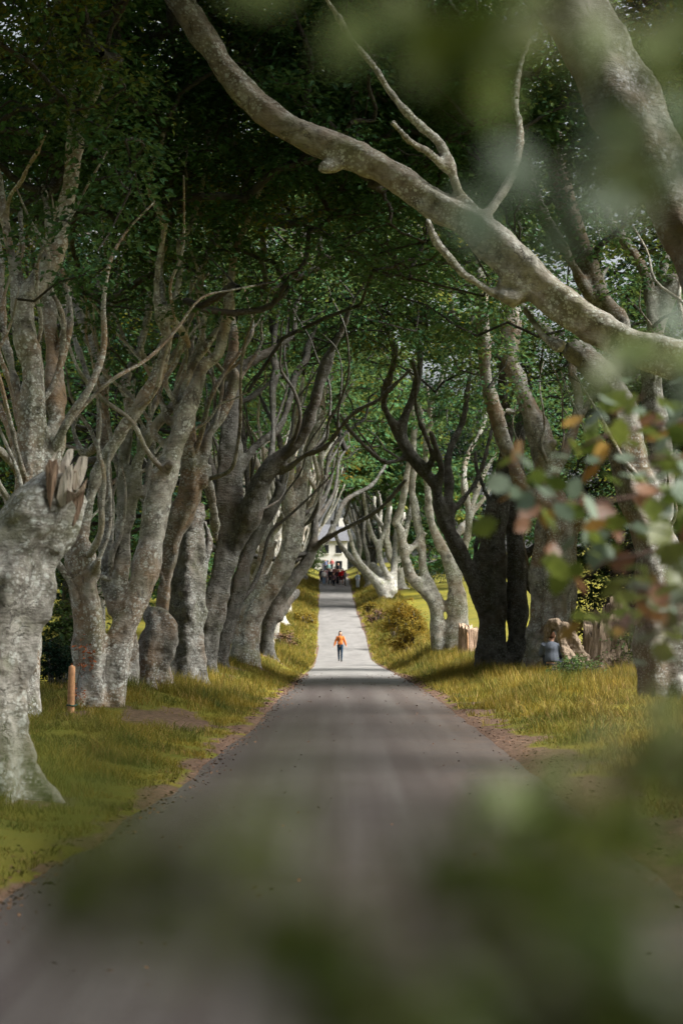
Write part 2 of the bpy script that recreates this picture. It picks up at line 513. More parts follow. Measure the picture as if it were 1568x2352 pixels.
def twig_batch(A, B_, r0a, r1a, r0, sag=.065, K=5, sides=5):
    """curved tapering branches from A to B (m,3); returns V,F"""
    m = len(A)
    u = np.linspace(0, 1, K)[None, :, None]
    L = np.linalg.norm(B_ - A, axis=1)
    off = r0.normal(0, 1, (m, 1, 3)) * (L * sag)[:, None, None]
    off2 = r0.normal(0, 1, (m, 1, 3)) * (L * sag * .7)[:, None, None]
    p = A[:, None] * (1 - u) + B_[:, None] * u + off * np.sin(u * math.pi) + off2 * np.sin(u * 2 * math.pi)
    t = norm(np.gradient(p, axis=1))
    ref = np.where(np.abs(t[:, :1, 2:3]) > .8, np.array([[[1., 0, 0]]]), np.array([[[0, 0, 1.]]]))
    n1 = norm(np.cross(t, np.broadcast_to(ref, t.shape))); n2 = np.cross(t, n1)
    rr = (r0a[:, None] * (1 - u[..., 0]) + r1a[:, None] * u[..., 0])
    th = np.linspace(0, 2 * math.pi, sides, endpoint=False)
    V = p[:, :, None] + rr[:, :, None, None] * (np.cos(th)[None, None, :, None] * n1[:, :, None] + np.sin(th)[None, None, :, None] * n2[:, :, None])
    i = np.arange(m)[:, None, None] * (K * sides) + np.arange(K - 1)[None, :, None] * sides
    j = np.arange(sides)[None, None]; k = (j + 1) % sides
    a, b, c, d = np.broadcast_arrays(i + j, i + k, i + sides + k, i + sides + j)
    F = np.concatenate([np.stack([a, b, c], -1).reshape(-1, 3), np.stack([a, c, d], -1).reshape(-1, 3)])
    return V.reshape(-1, 3), F

LEAVES = [0]
def in_frame(C):
    px, py = project(C)
    m = 1.3 * FPX / np.maximum(C[..., 1], 3.)
    return (px > -m) & (px < 1568 + m) & (py > -m) & (C[..., 1] > 3)
def crown(parent, nodes, C, d, seed, mat=LEAF, L=None, nleaf=60, R=(.45, .95), tone=.8, warm=.5, coarse=True, twig=.010, world=True, top=None):
    """foliage at clump centres C, carried by branches grown from the skeleton nodes"""
    r0 = np.random.default_rng(seed + 500)
    C = np.asarray(C, float)
    if len(C) == 0: return
    nodes = np.asarray(nodes, float)
    dist = np.array([np.min(np.linalg.norm(nodes - c, axis=1)) for c in C])
    C = C[np.argsort(dist)]
    allp = np.vstack([nodes, C]); n0 = len(nodes)
    par = np.zeros(len(C), int)
    for i, c in enumerate(C):
        q = allp[:n0 + i]
        v = c - q
        cost = np.linalg.norm(v, axis=1) + .6 * np.maximum(-v[:, 2], 0)
        cost[:n0] *= .9
        par[i] = np.argmin(cost)
    cnt = np.ones(len(C))
    for i in range(len(C) - 1, -1, -1):
        if par[i] >= n0: cnt[par[i] - n0] += cnt[i]
    rmin = max(twig, d * .00028)
    r1 = rmin + np.minimum(.0065 * np.sqrt(cnt - 1), .07); rb = rmin + np.minimum(.0065 * np.sqrt(cnt), .075)
    A = allp[par]
    # split long links so that they wander
    inside = in_frame(C) if coarse else np.ones(len(C), bool)
    b_, k_ = [], 0
    for msk, K, sd in (((cnt > 5), 5, 5 if d < 70 else 4), ((cnt <= 5) & (inside | (cnt > 1)) & ((d < 50) | (cnt > 1)), 4, 3)):
        if msk.any():
            V, F = twig_batch(A[msk], C[msk], rb[msk] * 1.15, r1[msk], r0, K=K, sides=sd)
            b_.append((V, F + k_)); k_ += len(V)
    if b_:
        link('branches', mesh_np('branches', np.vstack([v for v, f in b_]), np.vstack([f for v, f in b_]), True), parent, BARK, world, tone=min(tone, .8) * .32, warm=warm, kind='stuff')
    L = L or max(.105, d * .0026)
    Rr = r0.uniform(R[0], R[1], len(C))
    Vs, Fs, k = [], [], 0
    for msk, n_, l_ in ((inside, nleaf, L), (~inside, max(6, nleaf // 4), L * 3.2)):
        if msk.any():
            v, f = leaf_geo(C[msk], Rr[msk], n_, l_, r0)
            Vs.append(v); Fs.append(f + k); k += len(v)
    if top is not None and len(top):
        v, f = leaf_geo(np.asarray(top), r0.uniform(.9, 1.5, len(top)), 30, L * 2.0, r0)
        Vs.append(v); Fs.append(f + k); k += len(v)
    LEAVES[0] += k // 4
    link('crown', mesh_np('crown', np.vstack(Vs), np.vstack(Fs)), parent, mat, world, kind='stuff')

def zmin_of(d):      # where the canopy begins above the road, from the photograph
    return np.interp(d, [0, 24, 40, 60, 90, 130, 200], [7.0, 7.2, 8.0, 9.4, 9.5, 10.5, 12])

def crown_points(x, y, d, n, seed, rx=5.0, ry=4.8, top=18.5, lean=.45, thin=0.0, zb=None, outer=0.0, n_out=170, skirt=0, ymin=-99):
    """clump centres in a broad vaulted crown that leans over the road; n of them within view, n_out beyond its edges"""
    r0 = np.random.default_rng(seed + 900)
    out = []; ci = co = 0
    mid = (xl(y) + xr(y)) / 2
    cx = x + (mid - x) * lean
    zb = (zmin_of(d) if zb is None else zb) + zr(y)
    zt = top + zr(y)
    side = 1 if x > mid else -1
    for it in range(60000):
        if ci >= n and co >= n_out: break
        q = r0.uniform(-1, 1, 3)
        if q[0] ** 2 + q[1] ** 2 + (max(q[2], 0) ** 2) > 1: continue
        if it % 7 < skirt:
            p = np.array((x + side * r0.uniform(2.0, 7.5), y + q[1] * ry, zr(y) + r0.uniform(3.6, zb - zr(y) + 2)))
        else:
            p = np.array((cx + q[0] * rx, y + q[1] * ry, zb + (q[2] + 1) / 2 * (zt - zb)))
            over = (p[0] - mid) * side           # outward distance from the road's middle
            if over > 4: p[2] -= outer * (over - 4) * r0.uniform(.3, 1)
            elif over < 2.4: p[2] += .12 * (2.4 - over)
            if thin and over < 3 and r0.uniform() < thin: continue
            if q[2] < -.3: p[2] += r0.normal(.2, .8) + .6 * math.sin(p[0] * .9 + p[1] * .7 + seed)
        if math.sin(p[0] * 1.1 + seed) + math.sin(p[1] * 1.3 + 2 * seed) + math.sin(p[2] * 1.5) < -1.0: continue
        if in_frame(p):
            if ci < n and (p[1] > ymin or (ymin < 90 and p[1] > ymin - 4.5 and project(p)[0] < 330)): out.append(p); ci += 1
        elif co < n_out: out.append(p); co += 1
    return np.array(out)

def crown_top(x, y, n, seed, rx=5.2, ry=4.8, z=(16.5, 21.5), lean=.4):
    """the dense sunlit roof of a crown"""
    r0 = np.random.default_rng(seed + 1200)
    mid = (xl(y) + xr(y)) / 2
    a, r = r0.uniform(0, 6.283, n), np.sqrt(r0.uniform(0, 1, n))
    return np.stack([x + (mid - x) * lean + r * np.cos(a) * rx, y + r * np.sin(a) * ry, zr(y) + r0.uniform(z[0], z[1], n) - 2.5 * r ** 2], 1)

def nodes_of(limbs, zfrac=.45):
    P_ = np.vstack([p[::2] for p, r in limbs])
    z0 = P_[:, 2].min(); z1 = P_[:, 2].max()
    return P_[P_[:, 2] > z0 + zfrac * (z1 - z0)]

SPEC = {}
exec_trees = []
def T(key, d, tone, warm, label, limbs, n=230, **kw): exec_trees.append((key, d, tone, warm, label, limbs, n, kw))

T('beech_tree', 16.5, 1.2, .3, 'snapped beech trunk leaning right with pale torn splinters at its top', [
  'N -22,1815,205 -30,1700,182 -32,1600,174 -24,1480,190 -4,1380,214 22,1300,226 50,1248,204 88,1195,172 120,1152,144 150,1112,114'], n=0)
T('beech_tree', 26.5, 1.4, .7, 'two-stemmed grey beech rising behind the snapped trunk at the left edge', [
  'N 46,1650,80 56,1500,70 68,1340,64 A 205,1200,180 200,1000,170 195,700,175 215,450,175 222,200,165 E 150,1680,100 115,1500,98 108,1400,95 135,1365,92 200,1270,88 262,1130,84 300,960,80 335,820,75 350,620,70 342,460,62 335,360,52',
  'dd=.8 E 105,1420,80 75,1260,62 45,1130,56 22,1010,50 0,880,44 -20,760,36',
  'dd=-.9 E 355,580,46 415,490,40 455,410,34 478,330,24 490,240,14',
  'dd=.6 E 330,400,40 285,310,32 262,200,26 250,90,18 260,0,12',
  'dd=1.6 A 130,640,85 70,460,78 10,340,70 -60,240,60 -120,60,50',
  'dd=1.4 A 170,380,80 115,210,80 70,20,74 E 25,1560,46 10,1350,42 0,1180,40 -20,1000,34',
  'dd=-1. A 130,760,64 60,650,62 0,590,56 -70,520,40',
  'dd=2. A 260,820,80 330,680,120 365,500,140 362,300,135 355,80,124 E 248,1640,80 232,1480,78 222,1340,66 235,1200,50 225,1020,40 200,850,30',
  'dd=1.2 E 85,1220,30 110,1150,24 100,1080,18 95,960,14',
  'dd=.5 A 90,1000,70 30,900,60 -60,820,50',
  'dd=-1.4 E 30,1000,34 50,900,28 90,850,20 130,770,14 180,690,9 215,600,6'], n=330)
T('beech_tree', 29.5, 1.55, .6, 'twin-trunked pale beech beside the wooden post, left of the road', [
  'A 600,2270,270 592,2050,240 588,1850,235 582,1700,225 560,1550,200 545,1420,205 535,1300,210 520,1180,150',
  'dd=-.5 A 545,1150,90 566,1010,90 600,860,95 660,700,100 755,530,112 850,385,112 930,270,102 1010,140,92 E 752,1660,62 768,1560,62 745,1460,66 722,1350,44 738,1180,38 758,1030,34 705,930,30 682,840,28 712,750,24 745,670,18 760,560,10',
  'dd=1.2 E 740,1460,50 805,1375,40 832,1250,38 828,1130,36 880,1040,36 922,920,30 945,790,26 960,700,18 965,600,10',
  'dd=-.7 A 600,1420,110 632,1340,74 650,1305,56',
  'dd=1.0 A 745,2270,150 760,2050,170 775,1880,185 830,1700,190 895,1560,182 945,1400,180 985,1200,172 1015,1010,165 1045,850,170 1085,730,165 1130,600,150 1185,450,150 1235,300,130 1285,150,110 1335,30,95 E 1000,1640,55 1035,1520,50 1060,1400,46 1062,1300,40 1090,1150,40 1148,1005,35 1190,900,30 1232,810,24 1290,730,18 1322,660,12 1350,560,7',
  'dd=1.5 A 1110,650,110 1160,440,100 1190,260,90 1220,80,86 E 880,1760,50 910,1650,45 965,1580,38 1015,1490,30 1040,1390,24 1030,1260,18 1010,1120,12',
  'dd=-.4 A 1060,760,80 1110,692,74 1128,680,60',
  'dd=2. A 1060,860,90 1100,600,70 1000,470,60 1080,360,60 1140,290,56 1180,200,46 1232,50,36 E 930,1560,28 940,1420,25 928,1280,22 950,1200,22 1022,1100,20 1078,1040,20 1112,930,16 1150,830,12 1172,770,8',
  'dd=1.4 E 740,1480,44 750,1380,36 745,1250,32 770,1100,26 800,1010,20 850,960,12',
  'dd=1.0 E 770,1440,34 850,1540,36 872,1600,34 830,1520,26',
  'dd=2 A 1100,420,60 1040,180,44 1090,60,40 E 800,1650,34 830,1560,26 870,1430,22 915,1330,16 960,1260,12'], n=330, trunks=(0, 4))
T('beech_tree', 33.0, 1.25, .6, 'slim many-stemmed beech standing between the twin-trunked beech and its stump', [
  'A 800,1900,150 790,1650,130 778,1480,118 790,1300,116 802,1100,112 832,950,110 872,800,96 892,680,84 932,580,74 982,480,62 1060,370,54 1120,290,44 1150,150,34 E 860,1640,26 855,1500,20',
  'dd=1.5 A 800,1000,90 808,850,84 812,650,82 830,500,82 850,350,78 822,160,92 E 570,1790,50 605,1690,46 650,1600,42 690,1400,34 690,1320,28 700,1180,20 690,1060,14',
  'dd=2.2 A 760,1650,120 715,1480,110 690,1250,120 695,1000,132 690,850,128 680,600,116 678,400,116 668,200,118 E 485,1760,56 488,1600,54 490,1480,46 528,1380,30 550,1250,25 580,1140,22 556,1060,18 550,950,15 560,840,10',
  'dd=.6 E 600,1630,20 545,1490,17 482,1365,14 436,1262,10',
  'dd=.4 E 482,1365,15 487,1200,12 471,1000,10 465,850,8 470,700,6',
  'dd=1.0 A 905,660,54 912,560,50 940,460,46 905,380,44 870,260,36 880,120,30',
  'dd=2.0 A 950,900,60 965,760,56 990,640,60 1000,540,56 975,420,50 1010,300,44 1070,160,40 1120,20,34',
  'dd=3.0 A 690,500,70 560,620,60 520,560,58 482,450,56 525,260,54 582,150,44 E 300,1420,34 320,1300,20',
  'dd=2.5 E 470,1760,40 440,1650,50 385,1490,50 312,1330,40 280,1220,28',
  'dd=1.5 E 650,1600,30 690,1700,30 720,1640,24 780,1500,26 850,1420,22 900,1290,16 960,1180,10'], n=260)
T('beech_tree', 37.5, .9, .8, 'reddish knobbly beech squeezed behind the twin-trunked beech on the left', [
  'A 1085,2150,120 1065,1850,110 1062,1650,112 1085,1450,86 1110,1300,100 1135,1150,140 1190,1010,180 1240,880,155 1246,700,150 1238,560,130 1226,420,110 1250,250,90 1290,60,80 E 880,1650,34 900,1500,24',
  'dd=1.5 A 1260,760,100 1330,620,80 1370,480,70 1440,380,70 1500,250,90 1540,90,100 E 1045,1740,58 1075,1600,50 1070,1450,44 1062,1330,32 1080,1180,22',
  'dd=1.0 A 1320,820,90 1345,700,80 1375,880,70 1400,1000,60 1410,1180,50'], n=170)
T('tree_stump', 34.0, .8, .7, 'burled dead stump with a blunt crooked top between the pale beech and the dark bole', [
  'A 985,2270,215 998,2080,200 1018,1900,225 1045,1780,262 1040,1700,200 1000,1640,110', 'dd=-.1 A 1060,1800,150 1105,1745,110 1135,1728,70', 'dd=.1 A 1000,1740,120 965,1660,70 970,1610,40'], n=0, cat='stump')
T('beech_tree', 42.0, .38, .5, 'broad dark hollow beech bole with a broken top in the left row', [
  'A 1190,2130,300 1195,1950,270 1205,1700,255 1212,1450,250 1222,1250,235 1255,1090,170 1300,985,110 1318,940,60',
  'dd=.5 A 1290,1500,60 1350,1290,60 1370,1180,56 1340,1060,50'], n=0)
T('beech_tree', 48.0, .26, .35, 'dark forked beech sending long black limbs over the road from the left', [
  'B 310,2040,120 308,1900,128 322,1750,140 352,1600,142 392,1450,140 428,1300,140 440,1120,142 442,950,150 452,750,148 456,560,138 452,400,116 470,250,88 500,80,70 G 330,640,46 350,480,36 400,330,28',
  'dd=-3 B 480,1270,100 540,1120,130 582,1040,150 622,900,160 682,760,150 765,650,130 855,580,112 932,480,102 990,350,92 1040,150,80 G 557,785,64 620,680,54 680,560,46 722,430,40 800,300,35 870,200,30 930,100,26 985,10,20',
  'dd=2 B 500,760,84 560,645,72 650,540,64 740,480,62 800,400,58 850,250,60 885,100,60 G 430,790,58 442,700,50 482,610,40 540,480,32 600,330,24',
  'dd=-4 B 780,735,66 862,690,48 952,620,46 1080,570,40 1152,480,36 1222,390,32 1305,320,30 1425,260,28 1545,150,22 1640,60,12',
  'dd=2 B 410,960,80 372,800,64 332,680,52 308,560,46 300,420,30',
  'dd=2.5 B 260,620,90 325,460,90 400,380,74 482,300,54 582,250,46 682,180,40 800,50,30 G 300,700,24 330,600,18',
  'dd=2 B 700,780,60 735,560,52 740,380,46 735,200,60 760,60,64 G 215,760,50 230,600,40 260,420,30',
  'dd=-1 B 930,480,50 960,360,44 1010,250,40 1060,160,34 1110,40,28 G 620,690,24 660,600,18'], n=300)
T('beech_tree', 52.0, .30, .4, 'dark slanting beech ending in a blunt lopped limb, left row', [
  'B 395,2000,110 425,1820,112 468,1660,130 512,1500,140 552,1330,116 620,1160,102 682,1050,100 742,950,92 790,855,82 775,790,66',
  'dd=1.5 B 560,1320,70 600,1150,60 580,900,60 560,700,56 540,480,50 520,300,40 515,120,30',
  'dd=2 B 720,1000,60 790,820,60 800,650,50 770,480,40 700,340,34 640,200,26'], n=150)
T('beech_tree', 56.0, 1.8, .5, 'bright pale beech with an orange lopped stub, curving out toward the road', [
  'B 590,1990,110 582,1860,108 595,1700,130 652,1580,132 722,1480,122 790,1370,112 838,1250,102 852,1100,96 850,950,88 838,820,68 860,640,56 885,430,50 920,250,44 935,100,34',
  'dd=.5 B 500,1960,100 508,1780,86 545,1640,84 600,1520,92 650,1400,92 692,1300,92 728,1210,72 760,1188,42',
  'dd=1 B 870,1290,60 905,1180,62 922,1050,58 942,850,56 962,700,55 992,550,46 1030,420,42 1052,300,36 1082,200,26 1130,100,14',
  'dd=2 B 660,1500,50 660,1300,50 690,1100,60 680,900,54 640,700,50 600,640,56 570,800,44',
  'dd=2 B 860,1000,50 900,780,50 920,600,46 960,480,40 1010,300,32'], n=200, trunks=(0,))
T('beech_tree', 70.0, .24, .4, 'dark beech leaning low over the verge beside a dead log, left row', [
  'B 700,1880,100 705,1780,90 730,1680,95 785,1560,110 862,1450,102 940,1350,84 988,1250,74 1010,1130,64 1012,1000,54 1050,860,46 1085,750,40 1100,640,30 1150,540,22 1220,470,16',
  'dd=-3 B 990,1260,50 1050,1190,46 1150,1130,42 1250,1080,36 1350,1030,30 1450,960,25 1530,870,20 1610,780,12',
  'dd=3 B 1100,1160,44 1150,1050,42 1200,930,40 1290,870,35 1380,820,29 1440,740,22 1475,680,16',
  'dd=1 B 760,1690,90 822,1585,82 880,1530,64 905,1510,44',
  'dd=2 B 1000,1110,34 1050,950,30 1092,850,28 1092,700,25 1150,600,18 1200,500,12',
  'dd=3 B 1015,1060,34 1120,900,28 1152,800,25 1172,650,20 1240,560,14',
  'dd=1 B 940,1010,38 1012,960,32 1082,880,28 1120,770,22 1140,640,16',
  'dd=-1 B 935,1080,36 990,1040,32 1030,960,28 1040,840,24 1080,760,20',
  'dd=2 B 875,1320,36 940,1270,36 1010,1180,34'], n=190)
# right row
T('beech_tree', 34.0, .7, .7, 'grey-brown beech trunk at the right edge behind the leafy twigs', [
  'N 1540,1700,135 1525,1560,125 1520,1420,122 1516,1300,112 1490,1210,100 1462,1130,92 1440,1040,80 1420,940,74 F 1230,1760,150 1140,1650,120 1050,1580,90',
  'dd=1 N 1500,1240,80 1520,1120,70 1510,1000,62 1496,900,56 1500,780,50 1545,640,44',
  'dd=1.5 F 1290,1640,100 1280,1480,100 1200,1380,104 1140,1250,112 1068,1050,122 1022,900,128 990,740,116 960,560,90 940,400,70',
  'dd=-.5 F 1180,1420,56 1075,1235,52 1002,1100,56 932,1000,60 898,900,58 850,740,50 820,560,40 800,440,30',
  'dd=1 F 1440,1640,70 1432,1500,62 1420,1380,62 1382,1230,62 1285,1080,60 1222,980,56 1208,850,50 1182,700,40 1150,560,28',
  'dd=1.5 F 1438,1410,50 1472,1250,50 1502,1140,46 1540,1000,40',
  'dd=.5 F 1215,1400,40 1185,1300,36 1225,1220,26'], n=400, voxel=.045)
T('beech_tree', 27.0, 1.35, .3, 'great lichen-spotted limb sweeping across the top from beyond the right edge', [
  'N 1860,1760,150 1840,1500,140 1815,1250,132 1770,1020,126 1700,905,122 1620,850,116 1560,826,110 1450,790,106 1350,738,106 1260,672,106 1170,590,102 1080,510,96 1000,468,88 900,400,84 800,350,80 700,310,74 620,262,70 540,188,68 480,100,64 432,30,60 390,-40,56 350,-120,46',
  'dd=-.8 F 660,1010,66 590,930,62 540,880,60 500,750,54 440,640,50 350,560,48 250,450,45 150,300,44 50,180,40 0,95,36 -60,0,30 -130,-110,22',
  'dd=-1 F 490,780,50 405,700,46 310,640,38 240,560,26',
  'dd=1 F 660,990,60 740,880,60 800,760,50 822,600,44 800,450,34 830,280,24 870,180,16',
  'dd=-.5 F 800,1400,56 735,1360,48 650,1310,44 560,1250,42 480,1160,40 430,1090,38 398,1008,28',
  'dd=.3 F 1010,1590,64 930,1540,46 880,1470,40 840,1410,34',
  'dd=-.15 N 1215,668,56 1180,682,44 1152,680,30', 'dd=-.1 N 1190,630,50 1160,648,36 1146,650,24', 'dd=-.15 N 800,362,60 765,380,50 738,386,30',
  'dd=3 N 1800,1150,90 1790,900,80 1760,650,70 1700,400,60 1650,150,50'], n=330, trunks=(0,), voxel=.038, stems=4)
T('beech_tree', 21.0, .75, .6, 'massive leaning beech limb with round scars in the upper right corner', [
  'N 2010,1900,230 1950,1600,215 1860,1250,200 1740,920,190 1640,690,178 1568,505,172 1500,372,176 1432,250,184 1372,130,190 1312,20,190 1270,-80,180 1220,-220,150'], n=240, voxel=.045, stems=0)
T('beech_tree', 52.0, .95, .75, 'stout brown-grey beech behind the splintered stump on the right', [
  'C 1375,2070,290 1378,1850,262 1385,1650,255 1395,1450,250 1410,1280,248 1418,1100,232 1400,950,200 1362,820,150 1335,660,140 1312,510,140 1255,360,130 1192,220,112 1150,100,108 F 778,1650,76 782,1500,80 790,1420,74 720,1250,60 650,1130,46 600,980,36',
  'dd=-1 C 1400,1010,190 1310,950,150 1205,850,124 1135,700,112 1082,560,110 1030,400,112 975,200,102 945,50,92 F 660,1620,76 650,1450,70 640,1300,66 610,1120,56 600,950,44 620,780,34',
  'dd=.5 D 540,1040,130 640,1060,120 720,1090,100 800,1125,84 860,1145,62',
  'dd=-.3 C 1150,345,50 1100,330,46 1075,330,40',
  'dd=-.3 C 1370,600,60 1392,560,56 1398,530,44',
  'dd=1 D 560,1250,130 590,1500,110 570,1700,90 540,1850,80',
  'dd=3 D 480,760,90 600,480,80 640,250,76 600,100,70 560,-60,60 F 740,1300,40 700,1100,30',
  'dd=2.5 D 620,420,50 720,260,50 740,120,46 700,0,40'], n=360)
T('beech_tree', 58.0, .40, .35, 'dark double-stemmed beech whose black limbs arch over the road from the right', [
  'C 980,2020,190 985,1850,176 990,1650,176 986,1450,174 990,1270,172 1015,1080,155 1050,920,130 1075,780,108 1085,600,90 1090,400,80 1060,200,60 1040,0,50 F 520,1450,34 500,1250,26',
  'dd=-2 C 930,1620,120 862,1425,124 800,1300,112 742,1180,110 682,1080,98 645,950,92 630,860,92 595,785,90 520,700,90 442,590,90 402,500,82 420,380,72 470,250,66 510,100,58 522,0,50 G 1170,660,44 1180,500,36 1160,330,28',
  'dd=-3 C 395,520,78 322,380,62 282,290,56 300,180,60 340,60,52 352,0,46 G 1010,700,44 960,600,36 930,480,28 880,380,20',
  'dd=1 C 720,1120,80 702,950,74 710,830,72 702,650,62 742,520,55 800,400,46 830,200,40 852,50,34 G 1490,640,26 1520,500,20',
  'dd=-4 C 430,640,54 300,670,36 202,600,28 130,530,22 50,440,15 0,350,10',
  'dd=1.5 C 735,985,44 812,900,40 882,800,36 932,680,30 972,530,24 1010,380,16',
  'dd=1 C 950,1020,44 972,930,32 932,820,28 890,700,22 880,600,14',
  'dd=-2 C 560,740,60 600,640,50 560,500,46 510,380,40 490,250,36 500,120,30 470,0,24',
  'dd=-1 C 640,860,60 660,700,54 620,560,48 590,470,36',
  'dd=1.5 C 1142,2010,125 1150,1850,138 1152,1650,142 1142,1430,134 1140,1220,132 1132,1020,122 1150,850,104 1160,650,90 1180,450,80 1220,250,60 1240,60,44',
  'dd=.2 C 1165,1260,96 1200,1380,92 1245,1490,74 1290,1560,46',
  'dd=-.3 C 1180,1300,80 1240,1255,78 1292,1215,68 1310,1150,56 1330,1080,40',
  'dd=1 C 905,1430,60 885,1330,50 890,1200,46 940,1080,40'], n=270, trunks=(0, 9))
T('beech_tree', 80.0, 1.6, .3, 'silvery beech with pale sinuous stems above the cut stump, right row', [
  'C 765,1900,150 772,1720,144 765,1560,142 742,1410,114 702,1300,88 652,1200,76 602,1080,68 582,980,62 570,850,52 560,700,50 556,580,46 572,480,42 592,400,38 582,310,36 612,260,30 650,160,28 672,60,20 670,-60,12',
  'dd=1 C 575,600,38 545,440,36 520,310,34 500,220,28 480,120,20 440,60,14',
  'dd=2 C 760,1440,80 790,1300,64 832,1150,62 842,1000,60 812,850,56 810,700,50 842,600,46 900,500,40 940,400,32 952,320,18',
  'dd=1 C 848,1010,42 890,870,36 950,720,30 1022,610,20',
  'dd=2 C 868,990,42 950,890,36 1002,780,32 1025,680,24',
  'dd=-.5 C 635,1900,100 632,1720,112 615,1600,102 550,1520,88 472,1430,80 432,1330,72 410,1220,66 388,1100,70 355,1060,62 388,1000,56 420,850,52 442,700,50 472,560,48 480,400,36 460,250,26',
  'dd=.5 C 660,1640,76 602,1500,76 545,1380,66 530,1200,62 492,1000,60 470,850,56 478,720,50 485,560,40 500,420,30 540,330,20',
  'dd=2 C 740,1170,60 800,1090,60 850,1030,50',
  'dd=1 C 415,1180,40 450,1030,38 470,940,30',
  'dd=1 C 585,330,24 570,200,20 560,80,12', 'dd=.5 C 440,1260,50 500,1190,44 560,1130,36'], n=230, trunks=(0, 5))
T('beech_tree', 178.0, 1.8, .05, 'chalk-white beech leaning over the far right verge before the crowd', [
  'C 300,1560,90 270,1490,84 210,1415,60 130,1325,48 85,1230,40 62,1130,34 50,1105,20',
  'dd=3 C 300,1500,80 262,1400,70 205,1340,60',
  'dd=3 C 330,1520,70 320,1430,56 270,1330,50 245,1220,46 200,1120,40 170,1000,34 150,860,26',
  'dd=4 C 255,1300,44 265,1180,40 305,1090,36 330,960,28',
  'dd=6 C 345,1520,60 350,1380,56 360,1260,50 365,1150,44 380,1000,34'], n=100)
T('beech_tree', 188.0, 1.7, .05, 'chalk-white many-stemmed beech behind the leaning one, far right verge', [
  'C 390,1480,70 385,1380,66 330,1290,60 300,1150,56 315,1000,52 320,900,44 300,780,34',
  'dd=2 C 385,1430,50 400,1280,48 390,1150,40 420,1000,30',
  'dd=4 C 320,1250,40 260,1120,40 265,960,36 245,850,28',
  'dd=5 C 300,1120,34 230,1010,30 222,900,26'], n=100)
T('beech_tree', 202.0, 1.0, .1, 'grey beech bending left beside the crowd at the far right verge', [
  'C 205,1470,60 160,1390,54 90,1320,48 30,1250,44 -20,1170,38 -60,1050,30',
  'dd=3 C 190,1400,44 180,1280,40 150,1170,34 160,1040,28',
  'dd=3 C 110,1330,34 130,1240,34 110,1120,28 80,980,20'], n=100)

# ground mounds so that the traced feet stand on the ground
_sk = []
for ti, (key, d, tone, warm, label, spec, n, kw) in enumerate(exec_trees):
    limbs = skeleton(spec, d, ti * 17 + 3)
    _sk.append(limbs)
    b = limbs[0][0][0]
    dz = float(b[2] - H0(b[0], b[1]))
    BUMPS.append((b[0], b[1], float(np.clip(dz, -.35, .35))))
    if dz > .35:
        limbs[0] = (np.vstack([(b[0], b[1], b[2] - dz + .3), limbs[0][0]]), np.concatenate([limbs[0][1][:1] * 1.05, limbs[0][1]]))
#@@TERRAIN
def axis(*spans):
    v = []
    for a, b, s in spans: v += list(np.arange(a, b, s))
    return np.array(v + [spans[-1][1]], float)

def dirt_of(x, y):
    e = np.maximum(np.maximum(xl(y) - x, x - xr(y)), 0)
    wide = np.where(x > 0, .34 + .7 * (1 - sstep(y, 14, 30)) + .3 * (1 - sstep(y, 40, 60)), .18 + .10 * (1 - sstep(y, 30, 60)))
    wide = wide * np.clip(.85 + wob(x, y, 1.3) * 1.5 + wob(x, y, 4) * .5, .25, 1.9)
    dd = 1 - sstep(e + wob(x, y, 5) * .12, wide * .35, wide)
    c = P(392, 1662, 28.5)
    dd = np.maximum(dd, 1 - sstep(np.hypot((x - c[0]) / .75, (y - c[1]) / 2.6) + wob(x, y, 3) * .2, .6, 1.1))
    c = P(168, 1660, 27.6)
    dd = np.maximum(dd, .75 * (1 - sstep(np.hypot((x - c[0]) / .35, (y - c[1]) / .9), .6, 1.2)))
    for bx, by, bh in BUMPS:
        dd = np.maximum(dd, .8 * (1 - sstep(np.hypot(x - bx, y - by), .5, 1.0)))
    return np.clip(dd, 0, 1)

gx = axis((-900, -300, 200), (-300, -100, 50), (-100, -30, 10), (-30, -10, 2), (-10, 11, .22), (11, 31, 2), (31, 100, 10), (100, 300, 50), (300, 900, 200))
gy = axis((-80, 4, 4), (4, 70, .4), (70, 150, 1.2), (150, 320, 2.5), (320, 500, 20), (500, 1500, 100))
GX, GY = np.meshgrid(gx, gy)
GZ = H(GX, GY)
inroad = (GX > xl(GY) + .12) & (GX < xr(GY) - .12)
GZ = np.where(inroad, GZ - .05, GZ)
nx, ny = len(gx), len(gy)
ii = (np.arange(ny - 1)[:, None] * nx + np.arange(nx - 1)[None]).ravel()
gm = mesh_np('ground', np.stack([GX, GY, GZ], -1).reshape(-1, 3), np.stack([ii, ii + 1, ii + nx + 1, ii + nx], -1), True)
at = gm.attributes.new('dirt', 'FLOAT', 'POINT'); at.data.foreach_set('value', dirt_of(GX, GY).astype(np.float32).ravel())

